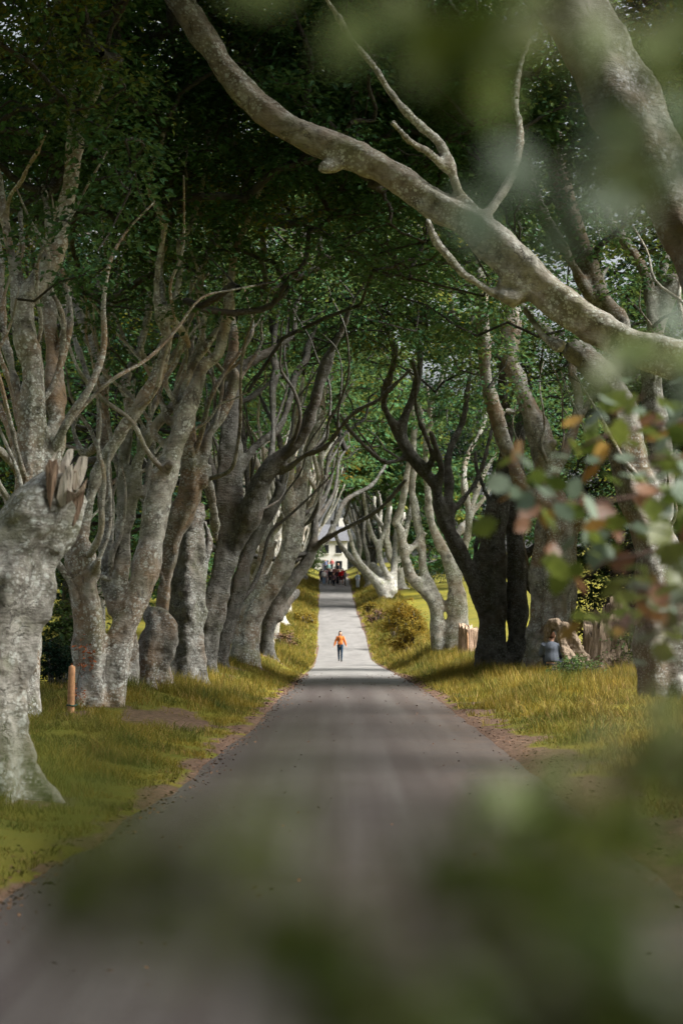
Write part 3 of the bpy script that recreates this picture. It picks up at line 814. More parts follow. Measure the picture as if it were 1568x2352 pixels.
def ground_material():
    M = Mat('verge_and_field'); p = M.pos()
    d = M.n('Attribute', attribute_name='dirt').outputs['Fac']
    f1 = M.noise(p, .5, 4); f2 = M.noise(p, 3, 5, .65); f3 = M.noise(p, 30, 4, .7)
    g = M.mix(M.ramp(f1, .35, .65), (.07, .08, .011), (.16, .135, .016))
    g = M.mix(M.ramp(f2, .4, .7, 0, .6), g, (.055, .085, .012))
    g = M.mix(M.ramp(f3, .4, .65, 0, .5), g, (.16, .13, .04))
    row = M.noise(M.pos((.15, .15, 1)), 1, 4)
    g = M.mix(M.ramp(row, .5, .7, 0, .4), g, (.22, .19, .01))
    s = M.mix(M.ramp(M.noise(p, 9, 5, .7), .35, .65), (.05, .033, .025), (.17, .11, .08))
    s = M.mix(M.ramp(f3, .55, .68), s, (.04, .026, .02))
    k = M.ramp(M.math('ADD', d, M.math('MULTIPLY', M.math('SUBTRACT', M.noise(p, 7, 5, .7), .5), .7)), .35, .6)
    c = M.mix(k, g, s)
    return M.done(M.bsdf(c, .95, M.bump(M.math('ADD', f3, f2), .7, .03), .1))
link('ground', gm, None, ground_material(), kind='structure')

def road_material():
    M = Mat('worn_asphalt'); p = M.pos()
    agg = M.noise(p, 110, 3, .7); mid = M.noise(p, 1.3, 5, .6); lon = M.noise(M.pos((1.8, .03, 1)), 1.3, 4, .6)
    c = M.mix(M.ramp(agg, .35, .65), (.034, .027, .027), (.072, .060, .058))
    c = M.mix(M.ramp(lon, .42, .66, 0, .5), c, (.105, .10, .096))
    c = M.mix(M.ramp(mid, .52, .72, 0, .5), c, (.046, .038, .034))
    sep = M.n('SeparateXYZ', i_0=M.n('NewGeometry').outputs['Position'])
    dust = M.math('MULTIPLY', M.ramp(sep.outputs[0], .5, 1.9), M.ramp(M.noise(p, 2.2, 6, .7), .38, .66))
    c = M.mix(M.math('MULTIPLY', dust, .6), c, (.115, .082, .062))
    gap_light = M.ramp(M.math('ADD', sep.outputs[1], M.math('MULTIPLY', M.noise(p, .5, 4, .7), 26.0)), 66.0, 84.0)    # sunlight of the canopy gap put into the colour: further stretch painted paler
    c = M.mix(M.math('MULTIPLY', gap_light, .85), c, M.mix(M.ramp(M.noise(M.pos((1, .25, 1)), 1.6, 5, .65), .35, .65), (.15, .148, .147), (.235, .232, .23)))
    sp = M.n('TexVoronoi', i_Vector=p, i_Scale=22.0)
    spk = M.math('MULTIPLY', M.ramp(sp.outputs['Distance'], .17, .10), M.ramp(M.noise(p, 1.6, 3), .5, .62))
    c = M.mix(M.math('MULTIPLY', spk, .6), c, (.22, .18, .14))
    return M.done(M.bsdf(c, .5, M.bump(M.math('ADD', agg, M.math('MULTIPLY', mid, 1.5)), .6, .012), .4))
ry = axis((-80, 4, 4), (4, 70, .5), (70, 150, 1.2), (150, 330, 2.5), (330, 500, 20))
rx = np.linspace(0, 1, 17)
RX = (xl(ry) - .12)[:, None] * (1 - rx) + (xr(ry) + .12)[:, None] * rx
RY = np.repeat(ry[:, None], 17, 1)
RZ = zr(RY) + .012 + .03 * (1 - (2 * rx - 1) ** 2)[None] + wob(RX, RY, 1.5) * .008
ii = (np.arange(len(ry) - 1)[:, None] * 17 + np.arange(16)[None]).ravel()
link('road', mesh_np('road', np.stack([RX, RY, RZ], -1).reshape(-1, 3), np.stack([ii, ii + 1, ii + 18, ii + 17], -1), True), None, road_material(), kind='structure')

# ------------------------------------------------------------------ the traced trees
AVG = 'beeches lining the avenue'
for ti, (key, d, tone, warm, label, spec, n, kw) in enumerate(exec_trees):
    limbs = _sk[ti]
    b = limbs[0][0][0]
    root = empty(key, b, label=label, category=kw.get('cat', 'tree'), group=AVG)
    dead = n == 0
    build_wood(root, limbs, d, ti + 1, tone, warm, voxel=kw.get('voxel'), trunk_ids=kw.get('trunks', (0,)), with_roots=True,
               disp=((.35, .07 if d < 30 else .15), (.12, .045)) if dead else None)
    extra = stems(limbs, kw.get('stems', (10 if b[0] < 0 else 5) if d < 60 and n else 0), ti, (1.3, 5.0) if d < 35 else (1.5, 6.5), (2.0, 4.2) if d < 35 else (2.5, 5.5)) if d > 22 else []
    for sp_, sr_ in extra:
        link('limb', mesh_np('wood', *tube(sp_, sr_, 7), True), root, BARK, tone=tone, warm=warm)
    limbs = limbs + extra
    if n:
        thin = .7 if 60 < d < 170 else (.2 if d > 45 else 0)
        C = crown_points(b[0], b[1], d, int(n * 1.35) if d < 100 else 220, ti + 40, n_out=300 if d < 30 else 170, thin=thin, outer=.15, rx=5.2 if d < 45 else 4.8, skirt=0 if d < 36 else 2, ymin={21.0: 99, 27.0: 28.4, 26.5: 27.5, 29.5: 29.5}.get(d, -99))
        crown(root, nodes_of(limbs), C, d, ti, nleaf=92 if d < 36 else 84, R=(.32, .72) if d < 36 else (.42, .9), tone=tone, warm=warm, top=crown_top(b[0], b[1], 85 if not 60 < d < 170 else 45, ti))

# ------------------------------------------------------------------ the rest of the avenue
def generic_limbs(x, y, seed, h=11.0, r=.42, nl=5, bole=(1.4, 2.6), spread=3.4):
    r0 = np.random.default_rng(seed + 70)
    mid = (xl(y) + xr(y)) / 2
    z0 = float(H(x, y))
    side = 1 if x > mid else -1
    hb = r0.uniform(*bole)
    lean = -side * r0.uniform(.1, .5)
    base = np.array((x, y, z0 - .1)); topb = base + (lean * hb * .5, r0.normal(0, .2), hb)
    pts = catmull(np.array([base, (base + topb) / 2 + r0.normal(0, .08, 3), topb]), 8)
    limbs = [(pts, np.linspace(r * 1.1, r * .85, 8))]
    for k in range(nl):
        a = 2 * math.pi * (k + r0.uniform(-.3, .3)) / nl
        out = np.array((math.cos(a), math.sin(a) * .7, 0)) * spread * r0.uniform(.35, 1) + (-side * r0.uniform(0, 1.4), 0, 0)
        hh = h * r0.uniform(.7, 1.05)
        q = [pts[-2] - (0, 0, .25)]
        for u in (.25, .5, .75, 1.0):
            q.append(topb + out * (u ** 1.1) + (0, 0, (hh - hb) * u) + r0.normal(0, .28, 3) * (1, 1, .4))
        rr = r * r0.uniform(.42, .62)
        q = catmull(np.array(q), 22)
        limbs.append((q, np.linspace(rr, rr * .28, 22)))
        for j in range(2):
            i = r0.integers(7, 16); s = q[i]
            o2 = r0.normal(0, 1.0, 3) * (1, .8, 0) + (0, 0, r0.uniform(2.2, 4))
            e = catmull(np.array([s, s + o2 * .5 + r0.normal(0, .25, 3), s + o2]), 10)
            limbs.append((e, np.linspace(rr * .5, rr * .15, 10)))
    return limbs

def row_tree(x, y, seed, label, tone, n=150, group=AVG, d=None, rows=True, **kw):
    d = d or max(y, 20)
    limbs = generic_limbs(x, y, seed)
    root = empty('beech_tree', limbs[0][0][0], label=label, category='tree', group=group)
    build_wood(root, limbs, max(d, 60), seed, tone, .3, voxel=max(.13, d * .0021) if y > 30 else .2, smooth=2, disp=((.45, .08),))
    C = crown_points(x, y, d, n, seed + 300, thin=kw.get('thin', .3), outer=kw.get('outer', .3), top=kw.get('top', 19), n_out=kw.get('n_out', 60), skirt=kw.get('skirt', 2))
    crown(root, nodes_of(limbs), C, d, seed, nleaf=kw.get('nleaf', 50 if d < 150 else 36), tone=tone, warm=.3, mat=kw.get('mat', LEAF), L=kw.get('L'), top=crown_top(x, y, 40 if 60 < y < 170 else 80, seed))

ORD = ['first', 'second', 'third', 'fourth', 'fifth', 'sixth', 'seventh', 'eighth', 'ninth', 'tenth', 'eleventh', 'twelfth', 'thirteenth']
r1 = np.random.default_rng(5)
for k, y in enumerate((80, 90, 101, 113, 127, 142, 158, 176, 196, 218, 242, 268, 296)):
    row_tree(float(xl(y)) - 2.7 + r1.uniform(-.4, .4), y, 100 + k, '%s pale beech up the left row beyond the dark leaning one' % ORD[k], 1.2 if k < 8 else .9,
             n=240 if y < 150 else 230, thin=.8 if y < 170 else 0, mat=LEAF_GOLD if k in (6,) else LEAF)
for k, y in enumerate((224, 247, 272, 300)):
    row_tree(float(xr(y)) + 3.0, y, 130 + k, '%s beech of the right row beyond the crowd' % ORD[k], .8, n=230, thin=0)
for k, (x, y) in enumerate(((-4.6, 7), (-4.6, -4), (-4.4, -15), (6.9, 14.5), (5.6, 7), (5.6, -1), (5.4, -10), (5.5, -19))):  # unseen beeches, added so their crowns shade the nearest road
    row_tree(x, y, 150 + k, 'unseen beech added near the viewer to shade the nearest road', .9, n=0, d=25, thin=0, nleaf=56, n_out=430, skirt=2)

# ------------------------------------------------------------------ background trees, hedge
def back_proto(seed, h, rad, n, mat, zb, L, nleaf):
    r0 = np.random.default_rng(seed)
    root = empty('broadleaf_tree')
    p = catmull(np.array([(0, 0, -.4), (r0.normal(0, .3), 0, h * .35), (r0.normal(0, .6), 0, h * .85)]), 14)
    V, F = tube(p, np.linspace(.022 * h, .05, 14), 8)
    link('trunk', mesh_np('wood', V, F, True), root, BARK, False, tone=.6, warm=.4)
    C = []
    while len(C) < n:
        q = r0.uniform(-1, 1, 3)
        if (q ** 2).sum() > 1 or (q ** 2).sum() < .15: continue
        w = 1 - .35 * max(q[2], 0)
        if math.sin(q[0] * 4 + seed) + math.sin(q[1] * 4 + seed * 2) + math.sin(q[2] * 5) < -.9: continue
        C.append((q[0] * rad * w, q[1] * rad * w, zb + (q[2] + 1) / 2 * (h - zb)))
    crown(root, p[4:], np.array(C), 150, seed, mat=mat, L=L, nleaf=nleaf, R=(.07 * h, .11 * h), tone=.6, coarse=False, world=False)
    return root
def copy_tree(root, x, y, rz, sc, label, group, first):
    r = root if first else root.copy()
    if not first:
        COL.objects.link(r)
        for ch in list(root.children):
            c = ch.copy(); COL.objects.link(c); c.parent = r
    r.location = (x, y, float(H(x, y))); r.rotation_euler = (0, 0, rz); r.scale = (sc, sc, sc)
    r['label'] = label; r['category'] = 'tree'; r['group'] = group
    return r
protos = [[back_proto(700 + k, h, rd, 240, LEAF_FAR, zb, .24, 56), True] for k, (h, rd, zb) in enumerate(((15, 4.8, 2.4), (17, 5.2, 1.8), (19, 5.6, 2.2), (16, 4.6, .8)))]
r1 = np.random.default_rng(9)
def back_tree(x, y, label, group, k, sc=1.0):
    pr = protos[k % len(protos)]
    copy_tree(pr[0], x, y, r1.uniform(0, 6.28), sc, label, group, pr[1]); pr[1] = False
gl = 'broadleaf trees behind the left row'
for k in range(24):
    y = 66 + k * 6.2 + r1.uniform(-3, 3)
    back_tree(-.1 * y - 3.5 - (k % 3) * 4.5 + r1.uniform(-1, 1), y, 'dark leafy tree behind the left row of beeches', gl, k, r1.uniform(1.1, 1.45))
back_tree(11.4, 57, 'leafy tree just behind the right row, left of the one at the right edge', 'broadleaf trees behind the right row', 1, 1.05)
back_tree(14.2, 50, 'leafy tree behind the right row at the right edge', 'broadleaf trees behind the right row', 3, 1.1)
gr = 'broadleaf trees behind the field hedge'
for k in range(18):
    back_tree(7 + k * 3.4 + r1.uniform(-1, 1), 213 + (k % 2) * 9 + r1.uniform(-3, 5), 'dark leafy tree behind the hedge of the right-hand field', gr, k, r1.uniform(1.25, 1.6))
ge = 'trees closing the end of the avenue'
for k, (x, sc) in enumerate(((-22, 1), (-16, .95), (-10.5, .75), (4.2, 1), (9, 1), (15, 1.1), (1.5, .45))):
    back_tree(x, 318 + 4 * k, 'dark tree at the far end where the lane tops the rise', ge, k + 2, sc)
for x, y, sc, lab in ((float(xr(215)) + 2.2, 231, 1, 'rounded green bush on the verge right of the crowd'), (float(xl(225)) - 1.7, 236, 1.35, 'tall green bush on the verge left of the crowd')):
    r = back_proto(int(790 + x), 3.6, 1.8, 90, LEAF_BUSH, .1, .17, 50); r.name = 'bush'
    copy_tree(r, x, y, 0, sc, lab, 'verge bushes', True); r['category'] = 'bush'

# unseen bushes added round the viewer to keep low light off the near road
r1 = np.random.default_rng(77)
th = back_proto(810, 4.2, 1.7, 110, LEAF_BUSH, .1, .16, 36); th.name = 'bush'
for k, (x, y) in enumerate(((-3.6, 1.5), (-3.4, -2.5), (-2.2, -6.5), (0, -8), (2.6, -7), (3.9, -3), (4.3, 1.2), (4.8, 5), (5.6, 8.5), (-5.2, 6.5), (-1.5, -11), (5, -8), (7.5, 13))):
    b = copy_tree(th, x, y, k * 1.3, r1.uniform(.9, 1.3), 'unseen leafy bush added round the viewpoint to block low light', 'added bushes round the viewpoint', k == 0)
    b['category'] = 'bush'; b.name = 'bush'

hedge = empty('hedge', label='long dark clipped hedge along the far edge of the right-hand field', category='hedge')
C = []
r1 = np.random.default_rng(12)
for k in range(520):
    x = 5.5 + r1.uniform(0, 1) * 52; y = 196 + r1.uniform(-.8, .8) + .05 * x
    C.append((x, y, float(H(x, y)) + r1.uniform(.2, 1.9)))
C = np.array(C)
V, F = leaf_geo(C, np.full(len(C), .55), 26, .2, r1, flat=.4, droop=.1)
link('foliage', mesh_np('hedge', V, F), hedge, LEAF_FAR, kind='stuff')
A = C[::4].copy(); A[:, 2] = H(A[:, 0], A[:, 1]) - .05
V, F = twig_batch(A, C[::4], np.full(len(A), .05), np.full(len(A), .02), r1)
link('stems', mesh_np('stems', V, F, True), hedge, BARK, kind='stuff', tone=.5, warm=.3)
print('leaves', LEAVES[0])
#@@NEXT
# ------------------------------------------------------------------ grass and litter
def grass_material():
    M = Mat('verge_grass'); p = M.pos()
    isl = M.n('NewGeometry').outputs['Random Per Island']
    a = M.mix(M.ramp(M.noise(p, .9, 4, .6), .38, .62), (.040, .066, .013), (.29, .20, .028))
    c = M.mix(M.math('MULTIPLY', isl, .7), a, (.13, .13, .022))
    r2 = M.math('FRACT', M.math('MULTIPLY', isl, 13.7))
    dry = M.math('MULTIPLY', M.ramp(r2, .6, .9), M.ramp(M.noise(p, 1.9, 3), .42, .66))
    c = M.mix(dry, c, (.34, .22, .09))
    b = M.bsdf(c, .7, None, .15)
    t = M.n('BsdfTranslucent', i_Color=c)
    mx = M.n('MixShader', i_0=.35); M.t.links.new(b.outputs[0], mx.inputs[1]); M.t.links.new(t.outputs[0], mx.inputs[2])
    return M.done(mx)

def blades(x, y, h, w, r0, bent=False):
    n = len(x)
    z = H(x, y)
    a = r0.uniform(0, 2 * math.pi, n)
    s = np.stack([np.cos(a), np.sin(a), 0 * a], 1) * (w / 2)[:, None]
    b = np.stack([x, y, z - .02], 1)
    lean = np.stack([r0.normal(0, .33, n), r0.normal(0, .33, n), np.ones(n)], 1)
    if not bent:
        V = np.stack([b - s, b + s, b + lean * h[:, None]], 1).reshape(-1, 3)
        return V, np.arange(3 * n).reshape(-1, 3)
    m = b + lean * (h * .55)[:, None]
    t = b + lean * (h * .9)[:, None] + np.stack([lean[:, 0], lean[:, 1], -.2 * np.ones(n)], 1) * (h * .45)[:, None]
    V = np.stack([b - s, b + s, m - s * .7, m + s * .7, t], 1).reshape(-1, 3)
    k = np.arange(n)[:, None] * 5
    return V, np.concatenate([k + np.array(q) for q in ((0, 1, 3), (0, 3, 2), (2, 3, 4))])

Vs, Fs, kk = [], [], 0
r0 = np.random.default_rng(21)
for side, y0, y1, emax, n, w, hs, bent in (
        (-1, 8.3, 36, 3.6, 98000, .010, .19, True), (1, 12, 36, 4.2, 40000, .013, .20, True),
        (-1, 32, 76, 3.4, 58000, .019, .23, False), (1, 32, 100, 5.2, 84000, .021, .25, False),
        (-1, 70, 230, 3.2, 42000, .05, .42, False), (1, 80, 230, 4.2, 50000, .05, .42, False)):
    y = y0 * (y1 / y0) ** r0.uniform(0, 1, n)
    e = .12 + (emax - .12) * r0.uniform(0, 1, n) ** .9
    x = np.where(side < 0, xl(y) - e, xr(y) + e)
    px, _ = project(np.stack([x, y, zr(y)], 1))
    ok = (px > -20) & (px < 1590) & (r0.uniform(0, 1, n) > dirt_of(x, y) * 1.25)
    x, y, e = x[ok], y[ok], e[ok]
    patch = np.clip(.8 + wob(x, y, 2.2) * .9 + wob(x, y, 6) * .5, .2, 2.0)
    h = hs * r0.uniform(.45, 1.2, len(x)) * (.55 + .45 * sstep(e, .1, 1.4)) * patch
    V, F = blades(x, y, h, np.full(len(x), w) * r0.uniform(.7, 1.3, len(x)), r0, bent)
    Vs.append(V); Fs.append(F + kk); kk += len(V)
link('grass', mesh_np('grass', np.vstack(Vs), np.vstack(Fs)), None, grass_material(), kind='stuff', label='long yellow-green grass on the verges along both road edges', category='grass')

LITTER = simple('fallen_leaves', (.10, .055, .032), .9, .6, 40)
n = 9000
y = 8.5 * (70 / 8.5) ** r0.uniform(0, 1, n)
sd = r0.choice([-1, 1], n, p=[.42, .58])
e = r0.normal(-.06, .13, n) + np.where(r0.uniform(0, 1, n) < .04, r0.uniform(0, 1.6, n), 0)
x = np.where(sd < 0, xl(y) + e, xr(y) - e + np.where(y < 32, .9, .25) * r0.uniform(0, 1, n))
z = np.maximum(H(x, y), np.where((x > xl(y)) & (x < xr(y)), zr(y) + .045, -99)) + .006
a = r0.uniform(0, 6.28, n); l = r0.uniform(.008, .022, n) * np.maximum(1, y / 30)
u = np.stack([np.cos(a) * l, np.sin(a) * l, r0.uniform(-.3, .5, n) * l], 1); v = np.stack([-np.sin(a) * l * .5, np.cos(a) * l * .5, r0.uniform(0, .5, n) * l], 1)
c = np.stack([x, y, z], 1)
V = np.stack([c - u, c + v, c + u, c - v], 1).reshape(-1, 3)
k = np.arange(n)[:, None] * 4
link('leaf_litter', mesh_np('litter', V, np.concatenate([k + (0, 1, 2), k + (0, 2, 3)])), None, LITTER, kind='stuff', label='brown fallen leaves and bark crumbs along the road edges', category='litter')

# ------------------------------------------------------------------ broken wood
def raw_wood(name, a, b):
    M = Mat(name); tc = M.n('TexCoord').outputs['Generated']
    p = M.pos((9, 9, .9))
    f = M.noise(p, 4, 5, .65, .4)
    c = M.mix(M.ramp(f, .35, .65), a, b)
    c = M.mix(M.ramp(M.noise(M.pos((20, 20, 1.6)), 3, 3), .58, .7), c, tuple(q * .25 for q in a))
    return M.done(M.bsdf(c, .85, M.bump(f, .9, .03), .2))
WOOD_PALE = raw_wood('fresh_split_wood', (.48, .42, .35), (.74, .70, .64))
WOOD_RED = raw_wood('rotten_split_wood', (.14, .09, .065), (.36, .26, .19))
WOOD_MID = raw_wood('torn_stump_wood', (.24, .17, .12), (.46, .36, .27))
WOOD_GREY = raw_wood('weathered_split_wood', (.13, .10, .075), (.30, .235, .175))

def prism(outline, d, thick, tr='A'):
    s, ox, oy = TR[tr]
    q = np.array([(x * s + ox, y * s + oy) for x, y in outline])
    f = np.array([P(a, b, d) for a, b in q]); g = np.array([P(a, b, d + thick) for a, b in q])
    cf = f.mean(0) - (0, .015, 0); cb = g.mean(0)
    n = len(q)
    V = np.vstack([f, g, cf, cb]); F = []
    for i in range(n):
        j = (i + 1) % n
        F += [(2 * n, i, j), (2 * n + 1, n + j, n + i), (i, n + i, n + j), (i, n + j, j)]
    return V, np.array(F)
snapped = [o for o in COL.objects if o.get('label', '').startswith('snapped')][0]
for outl, d, th, m in (
        ([(375, 730), (400, 670), (438, 592), (462, 578), (482, 584), (478, 640), (450, 705), (410, 790)], 16.42, .16, WOOD_PALE),
        ([(468, 740), (492, 690), (520, 632), (548, 628), (574, 634), (572, 700), (548, 780), (512, 850), (482, 850)], 16.36, .16, WOOD_PALE),
        ([(298, 700), (325, 645), (343, 664), (372, 644), (386, 700), (372, 790), (345, 900), (330, 985), (312, 900), (304, 800)], 16.26, .12, WOOD_RED),
        ([(396, 780), (440, 700), (474, 682), (482, 740), (470, 860), (440, 945), (400, 960), (372, 900)], 16.28, .2, WOOD_PALE),
        ([(440, 850), (500, 872), (545, 815), (560, 850), (520, 880), (470, 920), (430, 946)], 16.22, .14, WOOD_GREY),
        ([(466, 905), (520, 870), (556, 846), (548, 930), (512, 1040), (478, 1092), (470, 1080), (500, 1000), (492, 950)], 16.26, .07, WOOD_RED),
        ([(340, 740), (372, 690), (400, 740), (392, 800), (360, 850)], 16.4, .2, WOOD_PALE)):
    V, F = prism(outl, d, th)
    link('splinter', mesh_np('splinter', V, F), snapped, m)

r0 = np.random.default_rng(61)
for k in range(12):                                  # thin torn fibres between the big splinters
    x0, y0 = r0.uniform(310, 540), r0.uniform(740, 860)
    l_ = r0.uniform(60, 170)
    a, b, c_ = P(x0 * .3515, y0 * .3515 + 826.7, 16.4), P((x0 + l_ * .2) * .3515, (y0 - l_ * .6) * .3515 + 826.7, 16.4 + r0.uniform(-.05, .1)), P((x0 + l_ * r0.uniform(.3, .5)) * .3515, (y0 - l_) * .3515 + 826.7, 16.4 + r0.uniform(-.1, .15))
    link('splinter', MB().tube([a, b, c_], [.022, .013, .002], 5, res=6).mesh('fibre', False), snapped, [WOOD_PALE, WOOD_GREY, WOOD_RED][k % 3])

def jagged(cx, cy, z0, rx, ry, prof, seed, n=72, lev=9, thick=.16, spike=.16, flare=.35, solid=False):
    """hollow stump with a torn rim; prof(angle) gives the rim height"""
    r0 = np.random.default_rng(seed)
    th = np.linspace(0, 2 * math.pi, n, endpoint=False)
    rim = prof(th) + r0.uniform(-1, 1, n) * spike * .5 + spike * np.abs(np.sin(th * 9 + r0.uniform(0, 6))) * r0.uniform(.2, 1, n)
    rough = 1 + .05 * np.sin(7 * th + 1) + .06 * np.sin(3 * th + 2) + r0.normal(0, .02, n)
    V = []
    for k in range(lev):
        u = k / (lev - 1)
        f = 1 + flare * (1 - u) ** 3
        j = 1 + r0.normal(0, .012, n)
        V.append(np.stack([cx + rx * f * rough * j * np.cos(th), cy + ry * f * rough * j * np.sin(th), z0 - .15 + (rim + .15) * u], 1))
    for k in range(4):
        u = 1 - k * .3
        f = (1 - thick / min(rx, ry) * (1 if not solid else .25 + .25 * k))
        V.append(np.stack([cx + rx * f * rough * np.cos(th), cy + ry * f * rough * np.sin(th), z0 + (rim - .04) * (u if not solid else .93 - .015 * k)], 1))
    V = np.array(V).reshape(-1, 3); L = lev + 4
    i = np.arange(L - 1)[:, None] * n; j = np.arange(n)[None]; k = (j + 1) % n
    a, b, c, d = i + j, i + k, i + n + k, i + n + j
    F = np.concatenate([np.stack([a, b, c], -1).reshape(-1, 3), np.stack([a, c, d], -1).reshape(-1, 3)])
    m = len(V); V = np.vstack([V, (cx, cy, V[-n:, 2].mean())])
    F = np.vstack([F, np.stack([(L - 1) * n + np.arange(n), (L - 1) * n + (np.arange(n) + 1) % n, np.full(n, m)], 1)])
    return V, F

c = P(1372, 1510, 47.0); z0 = float(H(c[0], c[1]))
st = empty('tree_stump', (c[0], c[1], z0), label='tall splintered stump of reddish rotten wood at the foot of the stout right beech', category='stump', group='stumps')
top = P(1390, 1392, 47)[2] - z0
V, F = jagged(c[0] + .12, c[1], z0, .46, .38, lambda t: top * (.55 + .42 * np.exp(-((t - 5.1) % 6.283 - 3.14 + 3.14) ** 2 * .0) * (0.5 + .5 * np.cos(t - .35))), 4, spike=.30, flare=.75)
link('torn_shell', mesh_np('stump', V, F), st, WOOD_GREY)
mb = MB()
q = [P(x, y, d) for x, y, d in ((1345, 1530, 46.8), (1318, 1490, 46.7), (1300, 1452, 46.7), (1282, 1436, 46.8), (1262, 1440, 46.9), (1252, 1470, 47.0))]
mb.tube(q, [.20, .17, .15, .13, .10, .05], 12, res=18, flute=.2, seed=5)
q = [P(x, y, d) for x, y, d in ((1340, 1545, 46.6), (1312, 1520, 46.5), (1296, 1490, 46.5), (1290, 1460, 46.6))]
mb.tube(q, [.16, .15, .12, .08], 10, res=12, flute=.2, seed=6)
V, F, NR = remesh(*mb.arrays(), .018, 1, ((.2, .12), (.08, .05), (.03, .02)))
link('root_arch', submesh('root', V, F), st, WOOD_GREY)
c = P(1076, 1500, 74.0); z0 = float(H(c[0], c[1]))
st2 = empty('tree_stump', (c[0], c[1], z0), label='low sawn and torn stump with pale top between the silvery beech and the dark one', category='stump', group='stumps')
V, F = jagged(c[0], c[1], z0, .40, .40, lambda t: .95 + .12 * np.cos(t - 2.6), 8, spike=.16, flare=.2, solid=True)
link('bole', mesh_np('stump', V, F), st2, WOOD_RED)
mb = MB()
V, F = jagged(c[0], c[1], z0 + .80, .37, .37, lambda t: .16 + .10 * np.cos(t - 2.6), 9, spike=.14, flare=.0, solid=True)
link('torn_top', mesh_np('stump_top', V, F), st2, WOOD_MID)

# ------------------------------------------------------------------ posts
WOOD_POST = simple('round_post_wood', (.42, .23, .12), .8, .25, 14)
TIE = simple('green_rubber_tie', (.02, .06, .045), .6, .2)
b = P(163, 1655, 28.0); zb = float(H(b[0], b[1]))
post = empty('wooden_post', (b[0], b[1], zb), label='short round orange-brown wooden post with dark green tie beside the pale beech', category='post')
hp = P(166, 1532, 28.0)[2] - zb
link('pole', MB().tube([(b[0], b[1], zb - .3), (b[0] + .005, b[1], zb + hp * .5), (b[0] + .015, b[1], zb + hp)], [.052, .05, .047], 16, res=8).mesh('pole'), post, WOOD_POST)
zt = P(165, 1620, 28)[2]
mb = MB(); th_ = np.linspace(0, 2 * math.pi, 25)
mb.tube([(b[0] + .006 + .058 * math.cos(t), b[1] + .058 * math.sin(t), zt + .006 * math.sin(2 * t)) for t in th_], [.012] * 25, 6)
mb.tube([(b[0] + .05, b[1], zt), (b[0] + .09, b[1] + .05, zt + .01)], [.012, .01], 6, res=4)
link('tie', mb.mesh('tie'), post, TIE)
b = P(1073, 1512, 73.0); zb = float(H(b[0], b[1]))
hp = P(1073, 1455, 73)[2] - zb
stake = empty('wooden_stake', (b[0], b[1], zb), label='thin pale wooden stake in front of the low torn stump', category='stake')
link('shaft', MB().tube([(b[0], b[1], zb - .2), (b[0] + .01, b[1], zb + hp * .6), (b[0], b[1], zb + hp)], [.026, .025, .02], 6, res=6).mesh('shaft'), stake, WOOD_POST)
link('point', MB().tube([(b[0], b[1], zb + hp - .005), (b[0], b[1], zb + hp + .05)], [.022, .004], 6, res=3).mesh('point'), stake, WOOD_POST)

# ------------------------------------------------------------------ low shrubs
def shrub(name, label, cat, px, py, d, w, h, n, L, mat, nleaf=40, seed=1, R=(.16, .32), group=None, zlift=0.0):
    r0 = np.random.default_rng(seed)
    c = P(px, py, d); z0 = float(H(c[0], c[1]))
    root = empty(name, (c[0], c[1], z0), label=label, category=cat)
    if group: root['group'] = group
    C = []
    while len(C) < n:
        q = r0.uniform(-1, 1, 3)
        if (q ** 2).sum() > 1: continue
        sh = 1 - .35 * q[2]
        C.append((c[0] + q[0] * w * .5 * sh, c[1] + q[1] * w * .5 * sh, z0 + .08 + zlift + (q[2] + 1) / 2 * h))
    stem = []
    for k in range(7):
        a = r0.uniform(0, 6.28)
        e = np.array((c[0] + math.cos(a) * w * .22, c[1] + math.sin(a) * w * .22, z0 + h * r0.uniform(.5, .8)))
        b0 = np.array((c[0] + math.cos(a) * .06, c[1] + math.sin(a) * .06, z0 - .1))
        p = catmull(np.array([b0, (b0 + e) / 2 + r0.normal(0, .06, 3), e]), 6); stem.append(p)
        V, F = tube(p, np.linspace(.03, .012, 6) * max(1, d / 60), 6)
        link('stem', mesh_np('stem', V, F, True), root, BARK, tone=.6, warm=.6)
    crown(root, np.vstack(stem), np.array(C), d, seed, mat=mat, L=L, nleaf=nleaf, R=R, tone=.6, coarse=False, twig=.006)
    [o for o in root.children if o.name.startswith('crown')][0].name = 'foliage'
shrub('shrub', 'golden-orange autumn shrub on the right verge before the silvery beech', 'shrub', 930, 1478, 98, 2.0, 2.9, 80, .12, LEAF_GOLD, 60, 3, (.22, .42))
shrub('shrub', 'small golden bush just behind the taller golden-orange shrub', 'shrub', 905, 1420, 128, 1.8, 2.2, 40, .14, LEAF_GOLD, 46, 4, (.25, .45))
shrub('bush', 'dark blue-green low bush behind the wooden post', 'bush', 128, 1640, 33.5, .62, .78, 50, .06, LEAF_FAR, 60, 5, (.08, .2))
shrub('bush', 'leafy green bramble above the low bush behind the wooden post', 'bush', 135, 1600, 37, 1.1, 1.25, 40, .11, LEAF_BUSH, 34, 6, (.12, .3), zlift=.3)
shrub('bush', 'dark undergrowth bush right of the splintered stump', 'bush', 1445, 1560, 47, 1.5, 1.6, 60, .10, LEAF_BUSH, 40, 7, (.2, .4))
shrub('bush', 'tall dark bush between the stout beech and the right edge trunk', 'bush', 1395, 1530, 57, 3.4, 4.6, 150, .13, LEAF_FAR, 46, 31, (.35, .7))
shrub('bush', 'dark bush behind the trunk at the right edge', 'bush', 1500, 1530, 54, 3.2, 4.2, 120, .13, LEAF_FAR, 46, 32, (.35, .7))
shrub('bush', 'low ivy-green growth at the foot of the splintered stump', 'bush', 1320, 1560, 44.5, 1.3, .38, 40, .07, LEAF_BUSH, 36, 8, (.12, .25))
